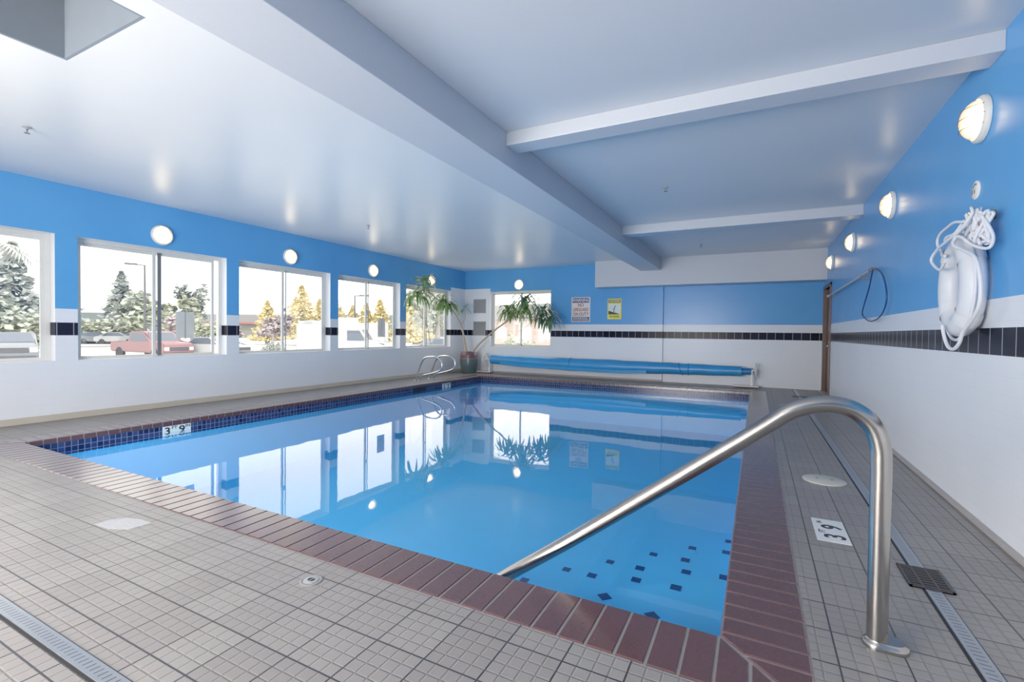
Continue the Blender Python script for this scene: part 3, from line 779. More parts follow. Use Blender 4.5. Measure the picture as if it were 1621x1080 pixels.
# ================================================================ SIGNS
t = thing('warning_sign', 'white and navy WARNING NO LIFEGUARD ON DUTY sign on the back wall', 'sign', (-4.255, WB1, 1.84))
m = MB(); m.box((-.265, -.008, -.335), (.265, 0, .335), .003); m.build('board', M['signw'], t)
def bar(name, x0, x1, z0, z1, mat, y=-.0095): m = MB(); m.box((x0, y, z0), (x1, -.007, z1)); return m.build(name, mat, t)
bar('header', -.24, .24, .185, .315, M['navy']); bar('footer', -.24, .24, -.315, -.20, M['navy'])
def tx(name, s_, sz, x_, z_, mat, sx=1.0, bd=.002, y=-.010, parent=None): text_mesh(name, s_, sz, mat, parent or t, basis((x_, y, z_), (1, 0, 0), (0, 0, 1), (0, -1, 0)), sx, bd, extrude=.001)
tx('lettering', 'WARNING', .125, 0, .248, M['signw'], .80); tx('lettering', 'NO', .125, 0, .12, M['maroon'], .85)
tx('lettering', 'LIFEGUARD', .125, 0, -.005, M['maroon'], .68); tx('lettering', 'ON DUTY', .125, 0, -.125, M['maroon'], .78)
m = MB()
rnd = random.Random(5)
for z_ in (-.222, -.245, -.268, -.291):
    x_ = -.215
    while x_ < .2:
        w_ = rnd.uniform(.02, .06); m.box((x_, -.0105, z_ - .006), (min(x_ + w_, .22), -.009, z_ + .006)); x_ += w_ + .012
m.build('small_print', M['signw'], t)
t = thing('warning_sign', 'yellow no diving caution sign with a diver picture on the back wall', 'sign', (-3.33, WB1, 1.845))
m = MB(); m.box((-.185, -.008, -.27), (.185, 0, .27), .003); m.build('board', M['yellow'], t)
bar('header', -.165, .165, .16, .245, M['greytext'])
tx('lettering', 'CAUTION', .075, 0, .203, M['yellow'], .82, .0015); tx('lettering', 'NO DIVING', .07, 0, -.20, M['black'], .72, .001)
m = MB(); m.prism([(-.155, -.12), (-.155, .13), (.155, .13), (.155, -.12)], -.0088, -.0085, axis=1); m.b.normal_update()
m.prism([(.135 * math.cos(a), .02 + .10 * math.sin(a)) for a in [2 * PI * i / 28 for i in range(28)]], -.0098, -.0085, axis=1); m.build('picture_ground', M['pale'], t)
m = MB(); m.prism([(-.16, -.14), (-.16, -.045), (.12, -.125), (.12, -.14)], -.0106, -.009, axis=1); m.build('pool_wedge', M['black'], t)
m = MB(); m.prism([(.03, .10), (.045, .095), (.01, .02), (.0, -.03), (-.022, -.05), (-.03, -.02), (-.012, .03)], -.0108, -.009, axis=1)
m.prism([(-.012 + .016 * math.cos(a), -.062 + .016 * math.sin(a)) for a in [2 * PI * i / 12 for i in range(12)]], -.0108, -.009, axis=1); m.build('diver', M['maroon'], t)

# wall vents in the tiled corner
for i, (z0_, z1_, lab) in enumerate(((1.77, 2.19, 'grey louvred wall vent, the upper one in the corner'), (1.10, 1.52, 'grey louvred wall vent, the lower one in the corner'))):
    t = thing('wall_vent', lab, 'vent', (-7.455, WB1, (z0_ + z1_) / 2)); h_ = (z1_ - z0_) / 2
    m = MB(); m.box((-.215, -.006, -h_), (.215, 0, h_)); m.build('backing', M['grayvent'], t)
    m = MB(); e = .02
    m.box((-.215, -.014, -h_), (-.215 + e, 0, h_)); m.box((.215 - e, -.014, -h_), (.215, 0, h_)); m.box((-.215, -.014, -h_), (.215, 0, -h_ + e)); m.box((-.215, -.014, h_ - e), (.215, 0, h_)); m.build('frame', M['grayvent2'], t)
    m = MB(); n = 12
    for j in range(n):
        z_ = -h_ + e + (2 * h_ - 2 * e) * (j + .5) / n
        m.quad((-.195, -.013, z_ - .012), (.195, -.013, z_ - .012), (.195, -.005, z_ + .01), (-.195, -.005, z_ + .01))
    m.build('louvres', M['grayvent2'] if i == 0 else M['grayvent'], t)

# paper panels on window glass
def glass_panel(y0, y1, z0_, z1_, lab, group=None):
    t = thing('window_notice', lab, 'notice', (WL - .165, (y0 + y1) / 2, z0_)); t.location.x = WL - .12
    hw = (y1 - y0) / 2
    m = MB(); m.box((-.004, -hw, 0), (.004, hw * -.04, z1_ - z0_)); m.box((-.004, hw * .06, 0), (.004, hw, z1_ - z0_)); m.build('sheet', M['panel'], t)
    m = MB(); m.box((-.003, -hw * .05, 0), (.003, hw * .07, z1_ - z0_)); m.build('fold', M['seal'], t)
def _pm():
    t = NT('grey_paper_panel'); vec, x, y, z = t.coords(); nz = t.noise(vec, 6.0)
    c_ = t.mix(nz, (.22, .22, .218, 1), (.26, .26, .258, 1))
    d_ = t.n('ShaderNodeBsdfDiffuse'); t.put(d_.inputs[0], t.mix(nz, (.4, .4, .39, 1), (.46, .46, .45, 1)))
    r_ = t.n('ShaderNodeBsdfTranslucent'); t.put(r_.inputs[0], c_)
    a_ = t.n('ShaderNodeAddShader'); t.l(d_.outputs[0], a_.inputs[0]); t.l(r_.outputs[0], a_.inputs[1]); t.l(a_.outputs[0], t.out.inputs[0]); return t.m
M['panel'] = _pm()
glass_panel(4.22, 4.49, 1.05, 1.47, 'grey folded panel against the glass of the window behind the pickup truck')
glass_panel(8.69, 8.94, 1.05, 1.50, 'grey folded panel against the glass of the fourth left window')

# ================================================================ COVER REEL
t = thing('pool_cover_reel', 'long blue pool cover rolled on a low reel along the back wall', 'cover reel', (-3.6, 12.05, 0))
c0 = Vector((-3.6, 12.05, 0))
prof = [(-6.87, .405, .125), (-6.6, .402, .135), (-6.2, .392, .15), (-5.4, .375, .160), (-4.6, .36, .165), (-3.5, .355, .172), (-2.6, .362, .150), (-2.0, .366, .140), (-1.9, .366, .142), (-1.2, .368, .125), (-.6, .368, .118), (-.29, .368, .116)]
m = MB()
P = []; Rr = []
for (a, za, ra), (b, zb2, rb) in zip(prof, prof[1:]):
    n = max(2, int((b - a) / .08))
    for i in range(n):
        f_ = i / n; x_ = a + (b - a) * f_
        P.append(Vector((x_, 12.05, za + (zb2 - za) * f_ + .003 * math.sin(x_ * 9))) - c0); Rr.append(ra + (rb - ra) * f_ + .003 * math.sin(x_ * 5.3 + 1))
P.append(Vector((-.29, 12.05, .368)) - c0); Rr.append(.116)
m.tube(P, Rr, 28); m.build('cover_roll', M['cover'], t, True)
m = MB(); m.tube([Vector((-.30, 12.05, .372)) - c0, Vector((-.10, 12.05, .372)) - c0], .075, 24); m.build('inner_roll', M['cover2'], t, True)
m = MB()   # loose flap edge along the front of the roll
fl = [(-6.5, .30), (-5.9, .235), (-5.0, .22), (-4.2, .20), (-3.2, .19), (-2.4, .22)]
top = smooth_path([(x_, 12.05 - .165, z_ + .09) for x_, z_ in fl], 6); bot = smooth_path([(x_, 12.05 - .158, z_ + .012 * math.sin(x_ * 7)) for x_, z_ in fl], 6)
for a, b, c_, d_ in zip(top, top[1:], bot[1:], bot): m.quad(a - c0, b - c0, c_ - c0, d_ - c0)
m.build('loose_flap', M['cover'], t)
for x_, r_, lean in ((-4.42, .172, .0), (-1.62, .15, .10), (-1.43, .14, .0)):
    m = MB(); ring = []
    for i in range(32):
        a = 2 * PI * i / 32; ring.append(Vector((x_ - lean * math.cos(a) * .5, 12.05 + (r_ - .002) * math.sin(a), .364 + (r_ - .002) * math.cos(a))) - c0)
    m.tube(ring, .008, 6, closed=True); m.build('strap', M['cover2'], t, True)
for x_, bx0, bx1, by in ((-6.93, -7.40, -6.88, 12.06), (-.085, -.46, .06, 12.06)):
    m = MB(); m.box(Vector((x_ - .02, by - .03, .04)) - c0, Vector((x_ + .02, by + .03, .40)) - c0, .004); m.build('post', M['white'], t)
    m = MB(); m.box(Vector((bx0, by - .11, .012)) - c0, Vector((bx1, by + .11, .032)) - c0, .003); bs = m.build('base', M['plank'], t)
    m = MB(); m.box(Vector((bx0, by - .10, .032)) - c0, Vector((bx1, by + .11, .052)) - c0, .004); m.build('base_top', M['white'], t)
    for q in (bx0 + .05, bx1 - .05):
        m = MB(); m.box(Vector((q - .02, by - .08, 0)) - c0, Vector((q + .02, by + .08, .014)) - c0); m.build('foot', M['plank'], t)
for x_, sx_, rw, mat in ((-7.08, -6.93, .185, 'white'), (.0, -.085, .165, 'wheelw')):
    m = MB(); ring = [Vector((x_, 12.05 + rw * math.sin(2 * PI * i / 40), .40 + rw * math.cos(2 * PI * i / 40))) - c0 for i in range(40)]
    m.tube(ring, .013, 8, closed=True)
    for a in (0.4, 0.4 + 2 * PI / 3, 0.4 + 4 * PI / 3):
        m.tube([Vector((x_ - (.04 if x_ > -1 else -.04), 12.05, .40)) - c0, Vector((x_, 12.05 + rw * math.sin(a), .40 + rw * math.cos(a))) - c0], .010, 8)
    m.tube([Vector((sx_, 12.05, .40)) - c0, Vector((x_, 12.05, .40)) - c0], .016, 12); m.build('hand_wheel', M[mat], t, True)

# ================================================================ POTTED PLANT
t = thing('potted_plant', 'tall leaning dracaena with drooping leaves in a glazed brown and grey pot', 'plant', (-7.48, 11.80, 0))
c0 = Vector((-7.48, 11.80, 0))
prof = [(.165, 0), (.19, .01), (.215, .08), (.252, .20), (.268, .32), (.266, .42)]
m = MB(); m.lathe([(.001, 0)] + prof, seg=48, cap=False); pot_ = m.build('pot', M['potlow'], t, True)
m = MB(); m.lathe([(.268, .42), (.267, .44)], seg=48, cap=False); m.build('glaze_line', M['potline'], pot_, True)
m = MB(); m.lathe([(.266, .44), (.258, .52), (.236, .60), (.222, .62), (.212, .61), (.222, .55)], seg=48, cap=False); m.build('pot_rim', M['potrim'], pot_, True)
m = MB(); m.lathe([(.225, .55), (.1, .565), (.001, .57)], seg=32, cap=False); m.build('soil', M['soil'], pot_, True)
def trunk(pts, r0, r1):
    P = smooth_path([Vector(p) - c0 for p in pts], 6); n = len(P)
    m = MB(); m.tube(P, [r0 + (r1 - r0) * i / (n - 1) for i in range(n)], 10); m.build('trunk', M['trunk'], t, True)
def stem(pts, r=.014):
    m = MB(); m.tube(smooth_path([Vector(p) - c0 for p in pts], 5), r, 8); m.build('branch', M['trunk'], t, True)
trunk([(-7.36, 11.74, .56), (-7.10, 11.72, .85), (-6.62, 11.70, 1.22), (-6.32, 11.70, 1.42), (-6.02, 11.70, 1.62)], .030, .018)
stem([(-6.32, 11.7, 1.42), (-6.20, 11.72, 1.55), (-6.17, 11.7, 1.78)])
stem([(-6.02, 11.7, 1.62), (-5.85, 11.68, 1.75), (-5.62, 11.66, 2.05)])
stem([(-6.02, 11.7, 1.62), (-5.7, 11.66, 1.60), (-5.3, 11.6, 1.62), (-5.05, 11.6, 1.78)])
stem([(-5.3, 11.6, 1.62), (-5.05, 11.6, 1.52), (-4.88, 11.58, 1.55)])
trunk([(-7.50, 11.72, .56), (-7.52, 11.66, .80), (-7.53, 11.55, 1.15), (-7.55, 11.42, 1.42), (-7.55, 11.25, 1.62), (-7.56, 10.95, 1.86), (-7.55, 10.55, 2.0)], .030, .015)
stem([(-7.56, 10.95, 1.86), (-7.57, 10.75, 2.02), (-7.55, 10.4, 2.03), (-7.55, 10.05, 2.18), (-7.5, 9.75, 2.30), (-7.5, 9.70, 2.42)])
stem([(-7.55, 10.05, 2.18), (-7.5, 9.7, 2.18), (-7.48, 9.42, 2.08)])
stem([(-7.53, 11.42, 1.42), (-7.40, 11.45, 1.60), (-7.35, 11.30, 1.85)], .010)
rnd = random.Random(11)
def rosette(p, n, L, mat, droop=1.0, bias=(0, 0, 0)):
    m = MB()
    for i in range(n):
        a = 2 * PI * i / n * 2.4 + rnd.uniform(-.3, .3); el = rnd.uniform(.0, 1.15); ln = L * rnd.uniform(.7, 1.15); w_ = .030 * rnd.uniform(.8, 1.3)
        d_ = Vector((math.cos(a) * math.cos(el), math.sin(a) * math.cos(el), math.sin(el))) + Vector(bias)
        pos = Vector(p) - c0 + Vector((0, 0, rnd.uniform(-.07, .04))); side = d_.cross(Vector((0, 0, 1))).normalized()
        prev = None; ns = 8; dirv = d_.normalized()
        for k_ in range(ns + 1):
            f_ = k_ / ns; ww = w_ * (math.sin(PI * min(1, f_ * .86 + .14)) ** .6) if f_ < 1 else .001
            rs_ = (pos - side * ww, pos + side * ww)
            if prev: m.b.faces.new([m.b.verts.new(q) for q in (prev[0], prev[1], rs_[1], rs_[0])])
            prev = rs_
            dirv = (dirv + Vector((0, 0, -.36 * droop * (.35 + 1.1 * f_)))).normalized()
            pos = pos + dirv * ln / ns
    bmesh.ops.remove_doubles(m.b, verts=m.b.verts, dist=1e-5)
    m.build('leaf_cluster', mat, t, True)
for p, n, L, mt, dr in (((-6.17, 11.7, 1.80), 30, .52, 'leaf', 1.1), ((-5.95, 11.7, 1.78), 22, .50, 'leaf', 1.1), ((-5.62, 11.66, 2.08), 34, .56, 'leaf2', .9), ((-5.60, 11.66, 1.88), 28, .56, 'leaf', 1.3), ((-5.05, 11.6, 1.80), 28, .54, 'leaf2', 1.1),
                        ((-4.88, 11.58, 1.55), 28, .56, 'leaf2', 1.2), ((-5.1, 11.6, 1.60), 22, .54, 'leaf2', 1.5),
                        ((-7.5, 9.68, 2.42), 26, .52, 'leaf', 1.0), ((-7.48, 9.40, 2.10), 30, .56, 'leaf', 1.3), ((-7.55, 10.55, 2.02), 28, .54, 'leaf', 1.0), ((-7.5, 10.75, 1.92), 26, .52, 'leaf', 1.3), ((-7.35, 11.30, 1.86), 6, .34, 'leaf', .6)):
    rosette(p, n, L, M[mt], dr)

# ================================================================ OUTSIDE
ZG = -0.75
g = MB(); g.box((-260, -120, ZG - .2), (WO - .05, 260, ZG)); g.box((WO - .05, WB2 + .25, ZG - .2), (120, 260, ZG))
o = g.build('ground', M['asphalt']); o['kind'] = 'structure'
k_ = MB(); k_.box((-58, 8, ZG), (-57.7, 31, ZG + .18), .02); tag(k_.build('parking_kerb', M['stripe']), 'low grey kerb line crossing the parking lot behind the pickup truck', 'kerb')

def car(label, loc, rz, kind, paint):
    t = thing({'sedan': 'car', 'pickup': 'pickup_truck', 'van': 'van'}[kind], label, {'sedan': 'car', 'pickup': 'truck', 'van': 'van'}[kind], loc, rz)
    if kind == 'sedan':
        prof = [(-2.2, .3), (-2.25, .75), (-2.1, .92), (-1.5, .98), (-.9, 1.40), (.4, 1.44), (1.15, .98), (2.0, .86), (2.25, .65), (2.25, .3)]
        glass = [(-1.38, .99), (-.85, 1.35), (.36, 1.38), (1.02, .99)]; W_ = .88; wh = (-1.35, 1.4); wr = .32
    elif kind == 'pickup':
        prof = [(-2.7, .45), (-2.7, 1.08), (-.75, 1.08), (-.70, 1.70), (-.55, 1.76), (.60, 1.76), (.75, 1.70), (1.35, 1.14), (2.5, 1.05), (2.65, .9), (2.65, .42)]
        glass = [(-.60, 1.14), (-.58, 1.64), (.62, 1.66), (1.18, 1.16)]; W_ = .92; wh = (-1.75, 1.75); wr = .38
    else:
        prof = [(-2.6, .4), (-2.6, 2.3), (.9, 2.3), (1.1, 2.05), (1.5, 1.35), (2.5, 1.15), (2.65, .9), (2.65, .4)]
        glass = [(.3, 1.35), (.3, 1.95), (1.0, 1.95), (1.38, 1.35)]; W_ = .95; wh = (-1.7, 1.75); wr = .36
    m = MB(); m.prism([(a, b) for a, b in prof], -W_, W_, axis=1)
    bmesh.ops.bevel(m.b, geom=[e for e in m.b.edges], offset=.06, segments=2, affect='EDGES')
    m.build('body', paint, t, True)
    m = MB(); m.prism(glass, -W_ - .012, W_ + .012, axis=1); m.build('side_glass', M['carglass'], t)
    # windscreen
    i0 = {'sedan': ((.44, 1.40), (1.12, 1.0)), 'pickup': ((.78, 1.66), (1.32, 1.16)), 'van': ((1.12, 2.0), (1.48, 1.38))}[kind]
    (xa, za), (xb, zb2) = i0
    m = MB(); m.quad((xa + .03, -W_ * .82, za + .02), (xa + .03, W_ * .82, za + .02), (xb + .03, W_ * .92, zb2 + .02), (xb + .03, -W_ * .92, zb2 + .02)); m.build('windscreen', M['carglass'], t)
    for wx in wh:
        for sg in (-1, 1):
            m = MB(); m.lathe([(.001, -.1), (wr - .03, -.1), (wr, -.07), (wr, .07), (wr - .03, .1), (wr * .6, .1), (wr * .55, .08), (.001, .08)], (wx, sg * (W_ - .08), wr), 24, Matrix.Rotation(-sg * PI / 2, 4, 'X'), cap=False)
            m.build('wheel', M['tire'], t, True)
    xf = prof[-2][0]
    m = MB(); m.box((xf - .06, -W_ * .62, .58), (xf + .02, W_ * .62, .80), .01); m.box((xf - .05, -W_ * .9, .36), (xf + .03, W_ * .9, .46), .01); m.build('grille', M['cardark'], t)
    for sg in (-1, 1):
        m = MB(); m.box((xf - .08, sg * W_ * .66, .60), (xf + .02, sg * W_ * .94, .80), .02); m.build('headlight', M['white'], t)
    return t
def at(u_, d_): pass
car('silver-grey car parked outside the nearest left window', (-34.4, 9.9, ZG), math.radians(-14), 'sedan', M['carpaint']).scale = (1.12, 1.12, 1.16)
car('red pickup truck parked outside the second left window', (-34.4, 16.5, ZG), math.radians(5), 'pickup', M['carred'])
car('white car at the left of the third window', (-31.6, 18.9, ZG), math.radians(10), 'sedan', M['carwhite'])
car('white van with dark wheel arch outside the fourth window', (-22.5, 21.3, ZG), math.radians(35), 'van', M['carwhite'])
car('blue-grey car outside the left wall window next to the corner', (-22.0, 30.5, ZG), math.radians(60), 'sedan', M['carpaint'])
for i, (x_, y_, lab) in enumerate(((-72.0, 26.4, 'leftmost distant parked car seen below the trees in the second window'), (-70.2, 27.9, 'second distant parked car below the trees in the second window'), (-68.4, 29.3, 'third distant parked car below the trees, just left of the truck'))):
    car(lab, (x_, y_, ZG), math.radians(40), 'sedan', M['carwhite'] if i != 1 else M['carpaint'])

def tree(label, name, cat, loc, h, w, mat, shape='round', n=700, leaf=.4, trunk_h=None, group=None):
    t = thing(name, label, cat, loc, group=group); r = random.Random(hash(label) % 1000 if False else int(abs(loc[0] * 7 + loc[1] * 3)))
    m = MB(); th = h * (.25 if trunk_h is None else trunk_h)
    m.tube([(0, 0, 0), (.05, 0, th), (0, .05, h * .7)], [w * .06, w * .045, w * .02], 8); m.build('trunk', M['bark'], t, True)
    m = MB()
    # lumpy core
    lobes = [(r.uniform(-.3, .3) * w, r.uniform(-.3, .3) * w, r.uniform(.35, .85)) for _ in range(9)]
    for i in range(n):
        if shape == 'cone':
            f_ = r.random() ** 1.4; z_ = th * .4 + f_ * (h - th * .4); R_ = w / 2 * (1 - f_) ** .85 * (.85 + .15 * math.sin(z_ * 40 / h + r.random())); a = r.uniform(0, 2 * PI); q = R_ * math.sqrt(r.random())
            p = Vector((q * math.cos(a), q * math.sin(a), z_))
        elif shape == 'low':
            lx, ly, lz = r.choice(lobes); v = Vector((r.gauss(0, 1), r.gauss(0, 1), r.gauss(0, 1))).normalized() * r.random() ** .4
            p = Vector((lx * 1.0 + v.x * w * .28, ly + v.y * w * .28, max(.1, h * (lz * .75) + v.z * h * .30)))
        else:
            lx, ly, lz = r.choice(lobes); v = Vector((r.gauss(0, 1), r.gauss(0, 1), r.gauss(0, 1))).normalized() * r.random() ** .4
            p = Vector((lx + v.x * w * .22, ly + v.y * w * .22, max(th * .7, h * (.1 + .85 * lz) + v.z * h * .16)))
        d1 = Vector((r.uniform(-1, 1), r.uniform(-1, 1), r.uniform(-.6, .6))).normalized() * leaf * r.uniform(.5, 1); d2 = d1.cross(Vector((r.uniform(-1, 1), r.uniform(-1, 1), 1))).normalized() * leaf * .55
        m.b.faces.new([m.b.verts.new(q) for q in (p - d1, p + d2, p + d1, p - d2)])
    m.build('foliage', mat, t)
    return t
tree('tall dark conifer in the nearest left window', 'conifer_tree', 'tree', (-60.8, 17.8, ZG), 9.6, 6.5, M['greenD'], 'cone', 1500, .55)
tree('big bushy green tree at the left edge of the nearest window', 'leafy_tree', 'tree', (-47.3, 11.6, ZG), 5.2, 6.5, M['green'], 'low', 1500, .4)
tree('rounded shrub beside the conifer in the nearest left window', 'leafy_shrub', 'shrub', (-50.0, 15.6, ZG), 3.8, 4.0, M['greenY'], 'low', 900, .35)
tree('small distant green tree at the right of the nearest left window', 'leafy_tree', 'tree', (-68, 22.3, ZG), 5.2, 3.6, M['greenD'], 'cone', 500, .45)
tree('pointed green tree at the left of the second window', 'conifer_tree', 'tree', (-86, 30.6, ZG), 9.0, 6, M['greenD'], 'cone', 900, .6)
tree('tallest dark spiky tree left of the lamp pole in the second window', 'conifer_tree', 'tree', (-75.5, 32.6, ZG), 9.4, 7, M['greenD'], 'cone', 1000, .6)
tree('pale green round tree behind the lamp pole', 'leafy_tree', 'tree', (-63, 29.4, ZG), 6.2, 6.5, M['green'], 'round', 1000, .5)
tree('yellow-green bush right of the centre bar in the second window', 'leafy_tree', 'tree', (-58.8, 29.4, ZG), 6.0, 6.2, M['greenY'], 'round', 1000, .5)
tree('slim tree standing up above the grey panel in the second window', 'leafy_tree', 'tree', (-58.2, 32.0, ZG), 7.6, 3.6, M['greenD'], 'round', 700, .45)
tree('plum red tree beside the grey panel in the second window', 'plum_tree', 'tree', (-50.0, 26.3, ZG), 3.7, 3.0, M['plum'], 'round', 700, .35)
tree('small green shrub at the right of the second window', 'leafy_shrub', 'shrub', (-45.0, 26.3, ZG), 3.2, 2.2, M['greenY'], 'low', 500, .3)
for i, (x_, y_, h_) in enumerate(((-80, 26.8, 3.6), (-76, 27.6, 3.2), (-73, 29.3, 3.6), (-70, 30.2, 3.4))):
    tree('low bush in the hedge line below the trees of the second window', 'hedge_bush', 'shrub', (x_, y_, ZG), h_, 6, M['green'] if i % 2 else M['greenY'], 'low', 600, .45, group='hedge bushes across the parking lot')
tree('pink flowering tree at the left of the third window', 'plum_tree', 'tree', (-46, 29.0, ZG), 3.0, 2.4, M['plum'], 'round', 500, .3)
tree('dark red tree behind the centre bar of the third window', 'plum_tree', 'tree', (-40.6, 29.5, ZG), 3.7, 3.4, M['plum'], 'round', 900, .3)
for i, (x_, y_, h_, w_, lab) in enumerate(((-56.0, 40.0, 5.6, 4.5, 'small golden conifer left of the centre bar of the third window'), (-51.5, 41.5, 7.6, 6.5, 'tallest golden conifer in the right pane of the third window'), (-48.8, 42.0, 5.8, 4.5, 'golden conifer beside the tallest one in the third window'), (-46.8, 42.6, 6.2, 5.0, 'golden conifer above the white trailer in the third window'),
                                         (-44.8, 43.6, 5.0, 3.5, 'leftmost golden conifer in the fourth window'), (-43.6, 44.6, 5.4, 4.0, 'second golden conifer in the fourth window'), (-41.8, 45.2, 5.8, 4.2, 'golden conifer right of the lamp pole in the fourth window'), (-34.5, 43.0, 7.0, 5.0, 'golden conifer in the right pane of the fourth window'))):
    tree(lab, 'golden_conifer', 'tree', (x_, y_, ZG), h_, w_ * 1.15, M['tan'], 'cone', 1500, .32)
tree('dark leafy tree in the right pane of the fourth window', 'leafy_tree', 'tree', (-38.5, 49.5, ZG), 8.2, 7.5, M['green'], 'round', 1100, .5)
tree('low grey-green shrub left of the centre bar of the third window', 'leafy_shrub', 'shrub', (-30.9, 22.6, ZG), 1.15, 1.6, M['greenD'], 'low', 700, .10)
tree('low grey-green shrub right of the centre bar of the third window', 'leafy_shrub', 'shrub', (-29.5, 24.4, ZG), 1.15, 1.9, M['greenD'], 'low', 800, .10)
tree('tall pale tree outside the left-wall window nearest the corner', 'leafy_tree', 'tree', (-24.5, 33.5, ZG), 7.0, 5.0, M['green'], 'round', 1100, .35)
tree('yellow-green shrub at the left of the back window', 'leafy_shrub', 'shrub', (-9.7, 19.2, ZG), 2.1, 1.5, M['greenY'], 'low', 1000, .12)
tree('low flowering shrub in the middle of the back window', 'leafy_shrub', 'shrub', (-9.4, 21.2, ZG), 1.5, 1.6, M['greenY'], 'low', 800, .12)

# palm fronds
t = thing('palm_tree', 'palm tree with long drooping fronds at the top of the nearest window', 'palm', (-25.4, 6.6, ZG))
m = MB(); m.tube([(0, 0, 0), (.1, 0, 2), (0, .05, 4.9)], [.22, .18, .16], 12); m.build('trunk', M['bark'], t, True)
r = random.Random(2)
for i in range(14):
    a = 2 * PI * i / 14; m = MB(); p = Vector((0, 0, 4.9)); d_ = Vector((math.cos(a), math.sin(a), .55)); 
    for k_ in range(14):
        q = p + d_.normalized() * .125; sd = d_.cross(Vector((0, 0, 1))).normalized()
        for sg in (-1, 1):
            tip = q + sd * sg * (.42 * math.sin(PI * (k_ + 1.5) / 17)) + d_.normalized() * .18 - Vector((0, 0, .16))
            m.b.faces.new([m.b.verts.new(v) for v in (p, q, tip)])
        p = q; d_ = d_ + Vector((0, 0, -.13))
    m.build('frond', M['greenD'], t)

def lamp_pole(label, x_, y_, h_, ang, arm=1.4):
    t = thing('parking_lot_lamp', label, 'lamp post', (x_, y_, ZG), ang)
    m = MB(); m.tube([(0, 0, 0), (0, 0, h_)], [.12, .08], 12); m.build('pole', M['polem'], t, True)
    m = MB(); m.lathe([(.3, 0), (.3, .7), (.25, .75), (.001, .75)], seg=16, cap=False); m.build('footing', M['stucco'], t, True)
    m = MB(); m.tube([(0, 0, h_ - .05), (0, arm * .5, h_)], .05, 8); m.box((-.22, arm * .35, h_ - .06), (.22, arm, h_ + .08), .02); m.build('lamp_head', M['polem'], t)
lamp_pole('tall parking lot lamp post in the second left window', -51.3, 24.0, 7.9, math.radians(152), 1.5)
lamp_pole('parking lot lamp post in the fourth left window', -41.4, 40.6, 6.0, math.radians(-60), 1.6)

# low building, trailers
t = thing('low_building', 'long low grey roofed building far across the lot in the third window', 'building', (-108, 72, ZG), math.radians(34))
m = MB(); m.box((-16, -4, 0), (16, 4, 3.2)); m.build('wall', M['stucco'], t)
m = MB(); m.prism([(-5, 3.6), (0, 5.5), (5, 3.6)], -17, 17, axis=0); m.build('roof', M['roofgray'], t)
m = MB(); m.box((-17, -5.1, 3.2), (17, 5.1, 3.6)); m.build('eave_band', M['redtrim'], t)
def trailer(label, x_, y_, rz, L, H, W_=2.2):
    t = thing('trailer', label, 'trailer', (x_, y_, ZG), rz)
    m = MB(); m.box((-L / 2, -W_ / 2, .5), (L / 2, W_ / 2, H), .15); m.build('box_body', M['carwhite'], t, True)
    m = MB(); m.box((L / 2 - .01, -W_ * .3, .9), (L / 2 + .02, W_ * .3, H - .5)); m.build('rear_door', M['white'], t)
    m = MB(); m.box((-L * .2, -W_ / 2 - .02, H * .58), (L * .15, -W_ / 2 + .01, H * .76)); m.build('side_window', M['carglass'], t)
    for sg in (-1, 1):
        m = MB(); m.lathe([(.001, -.1), (.33, -.1), (.35, 0), (.33, .1), (.001, .1)], (.3, sg * (W_ / 2 - .1), .35), 20, Matrix.Rotation(PI / 2, 4, 'X'), cap=False); m.build('wheel', M['tire'], t, True)
trailer('white box trailer at the right side of the third window', -40.3, 34.2, math.radians(-20), 4, 2.9)
trailer('white camper trailer with a small window in the fourth window', -30.0, 31.3, math.radians(-35), 4.0, 2.6)
trailer('long white trailer behind the van in the fourth window', -37.5, 35.8, math.radians(-45), 6.5, 3.2)
t = thing('house', 'pinkish house with pale roof beyond the back wall window', 'building', (-24, 52, ZG), math.radians(-10))
m = MB(); m.box((-8, -4, 0), (8, 4, 3.4)); m.build('wall', M['housepink'], t)
m = MB(); m.prism([(-4.6, 3.4), (0, 5.4), (4.6, 3.4)], -8.6, 8.6, axis=0); m.build('roof', M['roofgray'], t)
for x_ in (-5, -1.5, 2, 5):
    m = MB(); m.box((x_ - .7, -4.05, 1.2), (x_ + .7, -3.95, 2.5)); m.build('window', M['white'], t)
r = MB()
R0 = []
rr = random.Random(4)
pts = [(-255 + i * 12, -80 + i * 17) for i in range(22)]
for (a, b) in zip(pts, pts[1:]):
    h1 = 6.8 + .9 * math.sin(a[0] * .05); h2 = 6.8 + .9 * math.sin(b[0] * .05)
    r.quad((a[0], a[1], ZG), (b[0], b[1], ZG), (b[0], b[1], ZG + h2), (a[0], a[1], ZG + h1))
bmesh.ops.remove_doubles(r.b, verts=r.b.verts, dist=.001)
o = r.build('distant_ridge', M['hill']); o['kind'] = 'structure'

# ================================================================ LIGHT
wd = bpy.data.worlds.new('overcast_sky'); sc.world = wd; wd.use_nodes = True
nt = wd.node_tree; bg = nt.nodes['Background']
tc = nt.nodes.new('ShaderNodeTexCoord'); sp = nt.nodes.new('ShaderNodeSeparateXYZ'); nt.links.new(tc.outputs['Generated'], sp.inputs[0])
cr = nt.nodes.new('ShaderNodeValToRGB'); nt.links.new(sp.outputs[2], cr.inputs[0])
cr.color_ramp.elements[0].color = (1.0, .955, .89, 1); cr.color_ramp.elements[1].color = (.98, .95, .91, 1)
nt.links.new(cr.outputs[0], bg.inputs[0]); bg.inputs[1].default_value = 2.35

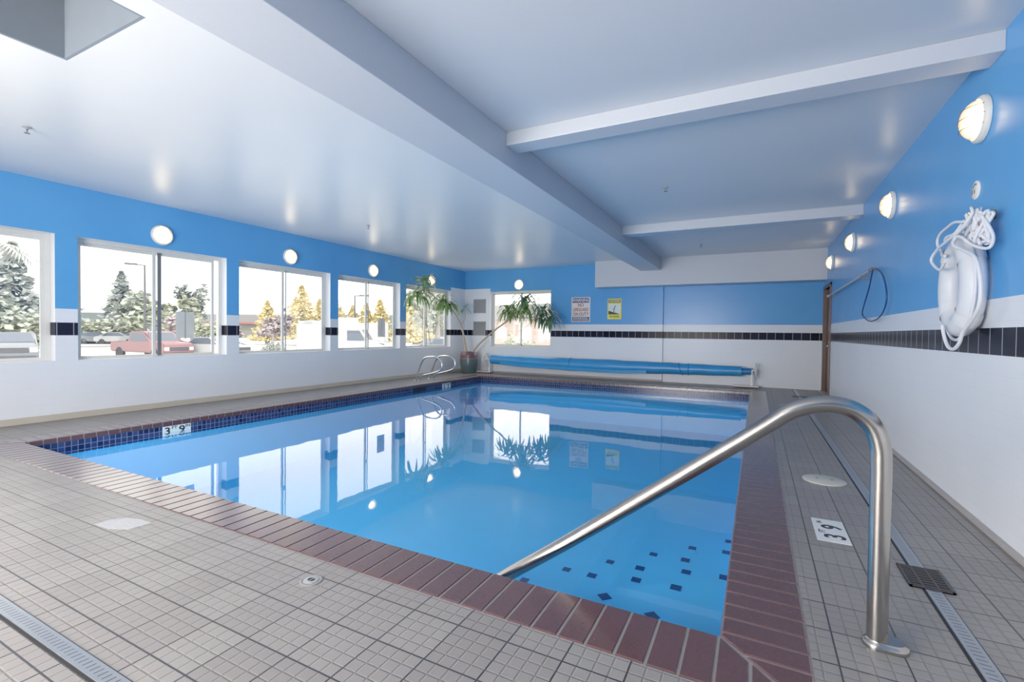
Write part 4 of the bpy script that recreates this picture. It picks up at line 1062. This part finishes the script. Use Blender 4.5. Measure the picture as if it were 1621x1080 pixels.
def light(name, kind, loc, energy, color=(1, 1, 1), size=(1, 1), direction=None, portal=False, spread=None):
    l = bpy.data.lights.new(name, kind); l.energy = energy; l.color = color
    if kind == 'AREA':
        l.shape = 'RECTANGLE'; l.size, l.size_y = size
        if portal: l.cycles.is_portal = True
        if spread: l.spread = spread
    if kind == 'POINT': l.shadow_soft_size = size[0]
    o = bpy.data.objects.new(name, l); C.objects.link(o); o.location = loc
    if direction is not None: o.rotation_euler = Vector(direction).to_track_quat('-Z', 'Y').to_euler()
    return o
for a, b in wins:
    light('window_portal', 'AREA', (WO - .02, (a + b) / 2, (SILL + HEAD) / 2), 1, size=(HEAD - SILL, b - a), direction=(1, 0, 0), portal=True)
light('window_portal', 'AREA', ((BW[0] + BW[1]) / 2, WB1 + .28, (BS + BH) / 2), 1, size=(BW[1] - BW[0], BH - BS), direction=(0, -1, 0), portal=True)
s = bpy.data.lights.new('sun', 'SUN'); s.energy = 2.0; s.angle = math.radians(3); s.color = (1, .96, .9)
so = bpy.data.objects.new('sun', s); C.objects.link(so); so.rotation_euler = Vector((-.75, .35, -1.0)).to_track_quat('-Z', 'Y').to_euler()
light('added_room_fill', 'AREA', (-1.9, WF + .05, 1.35), 650, (1, .945, .87), (5.8, 1.6), (.12, 1, -.02))  # unseen fill light added behind the camera to even out the brightness
light('added_pool_fill', 'AREA', (-3.4, P0 + .03, -.55), 60, (.85, .96, 1), (5.5, .3), (0, 1, -.1))  # unseen underwater fill light added to brighten the pool
# ================================================================ CAMERA
cam = bpy.data.cameras.new('camera'); co = bpy.data.objects.new('camera', cam); C.objects.link(co); sc.camera = co
yaw, pitch, roll, fpx = 0.4753, 0.0181, 0.0115, 752.25
fv = Vector((-math.sin(yaw) * math.cos(pitch), math.cos(yaw) * math.cos(pitch), -math.sin(pitch)))
rv = Vector((math.cos(yaw), math.sin(yaw), 0)); uv = rv.cross(fv)
r2 = math.cos(roll) * rv + math.sin(roll) * uv; u2 = -math.sin(roll) * rv + math.cos(roll) * uv
co.matrix_world = basis((0, 0, 1.2), r2, u2, -fv)
cam.sensor_fit = 'HORIZONTAL'; cam.sensor_width = 36; cam.lens = 36 * fpx / 1621; cam.clip_start = .02; cam.clip_end = 600
sc.view_settings.view_transform = 'Standard'; sc.view_settings.look = 'None'; sc.view_settings.exposure = 0.36; sc.view_settings.gamma = 1.18
sc.cycles.max_bounces = 10; sc.cycles.diffuse_bounces = 6; sc.cycles.glossy_bounces = 5; sc.cycles.transparent_max_bounces = 16
sc.cycles.use_denoising = True; sc.cycles.sample_clamp_indirect = 8; sc.cycles.caustics_reflective = False; sc.cycles.caustics_refractive = False
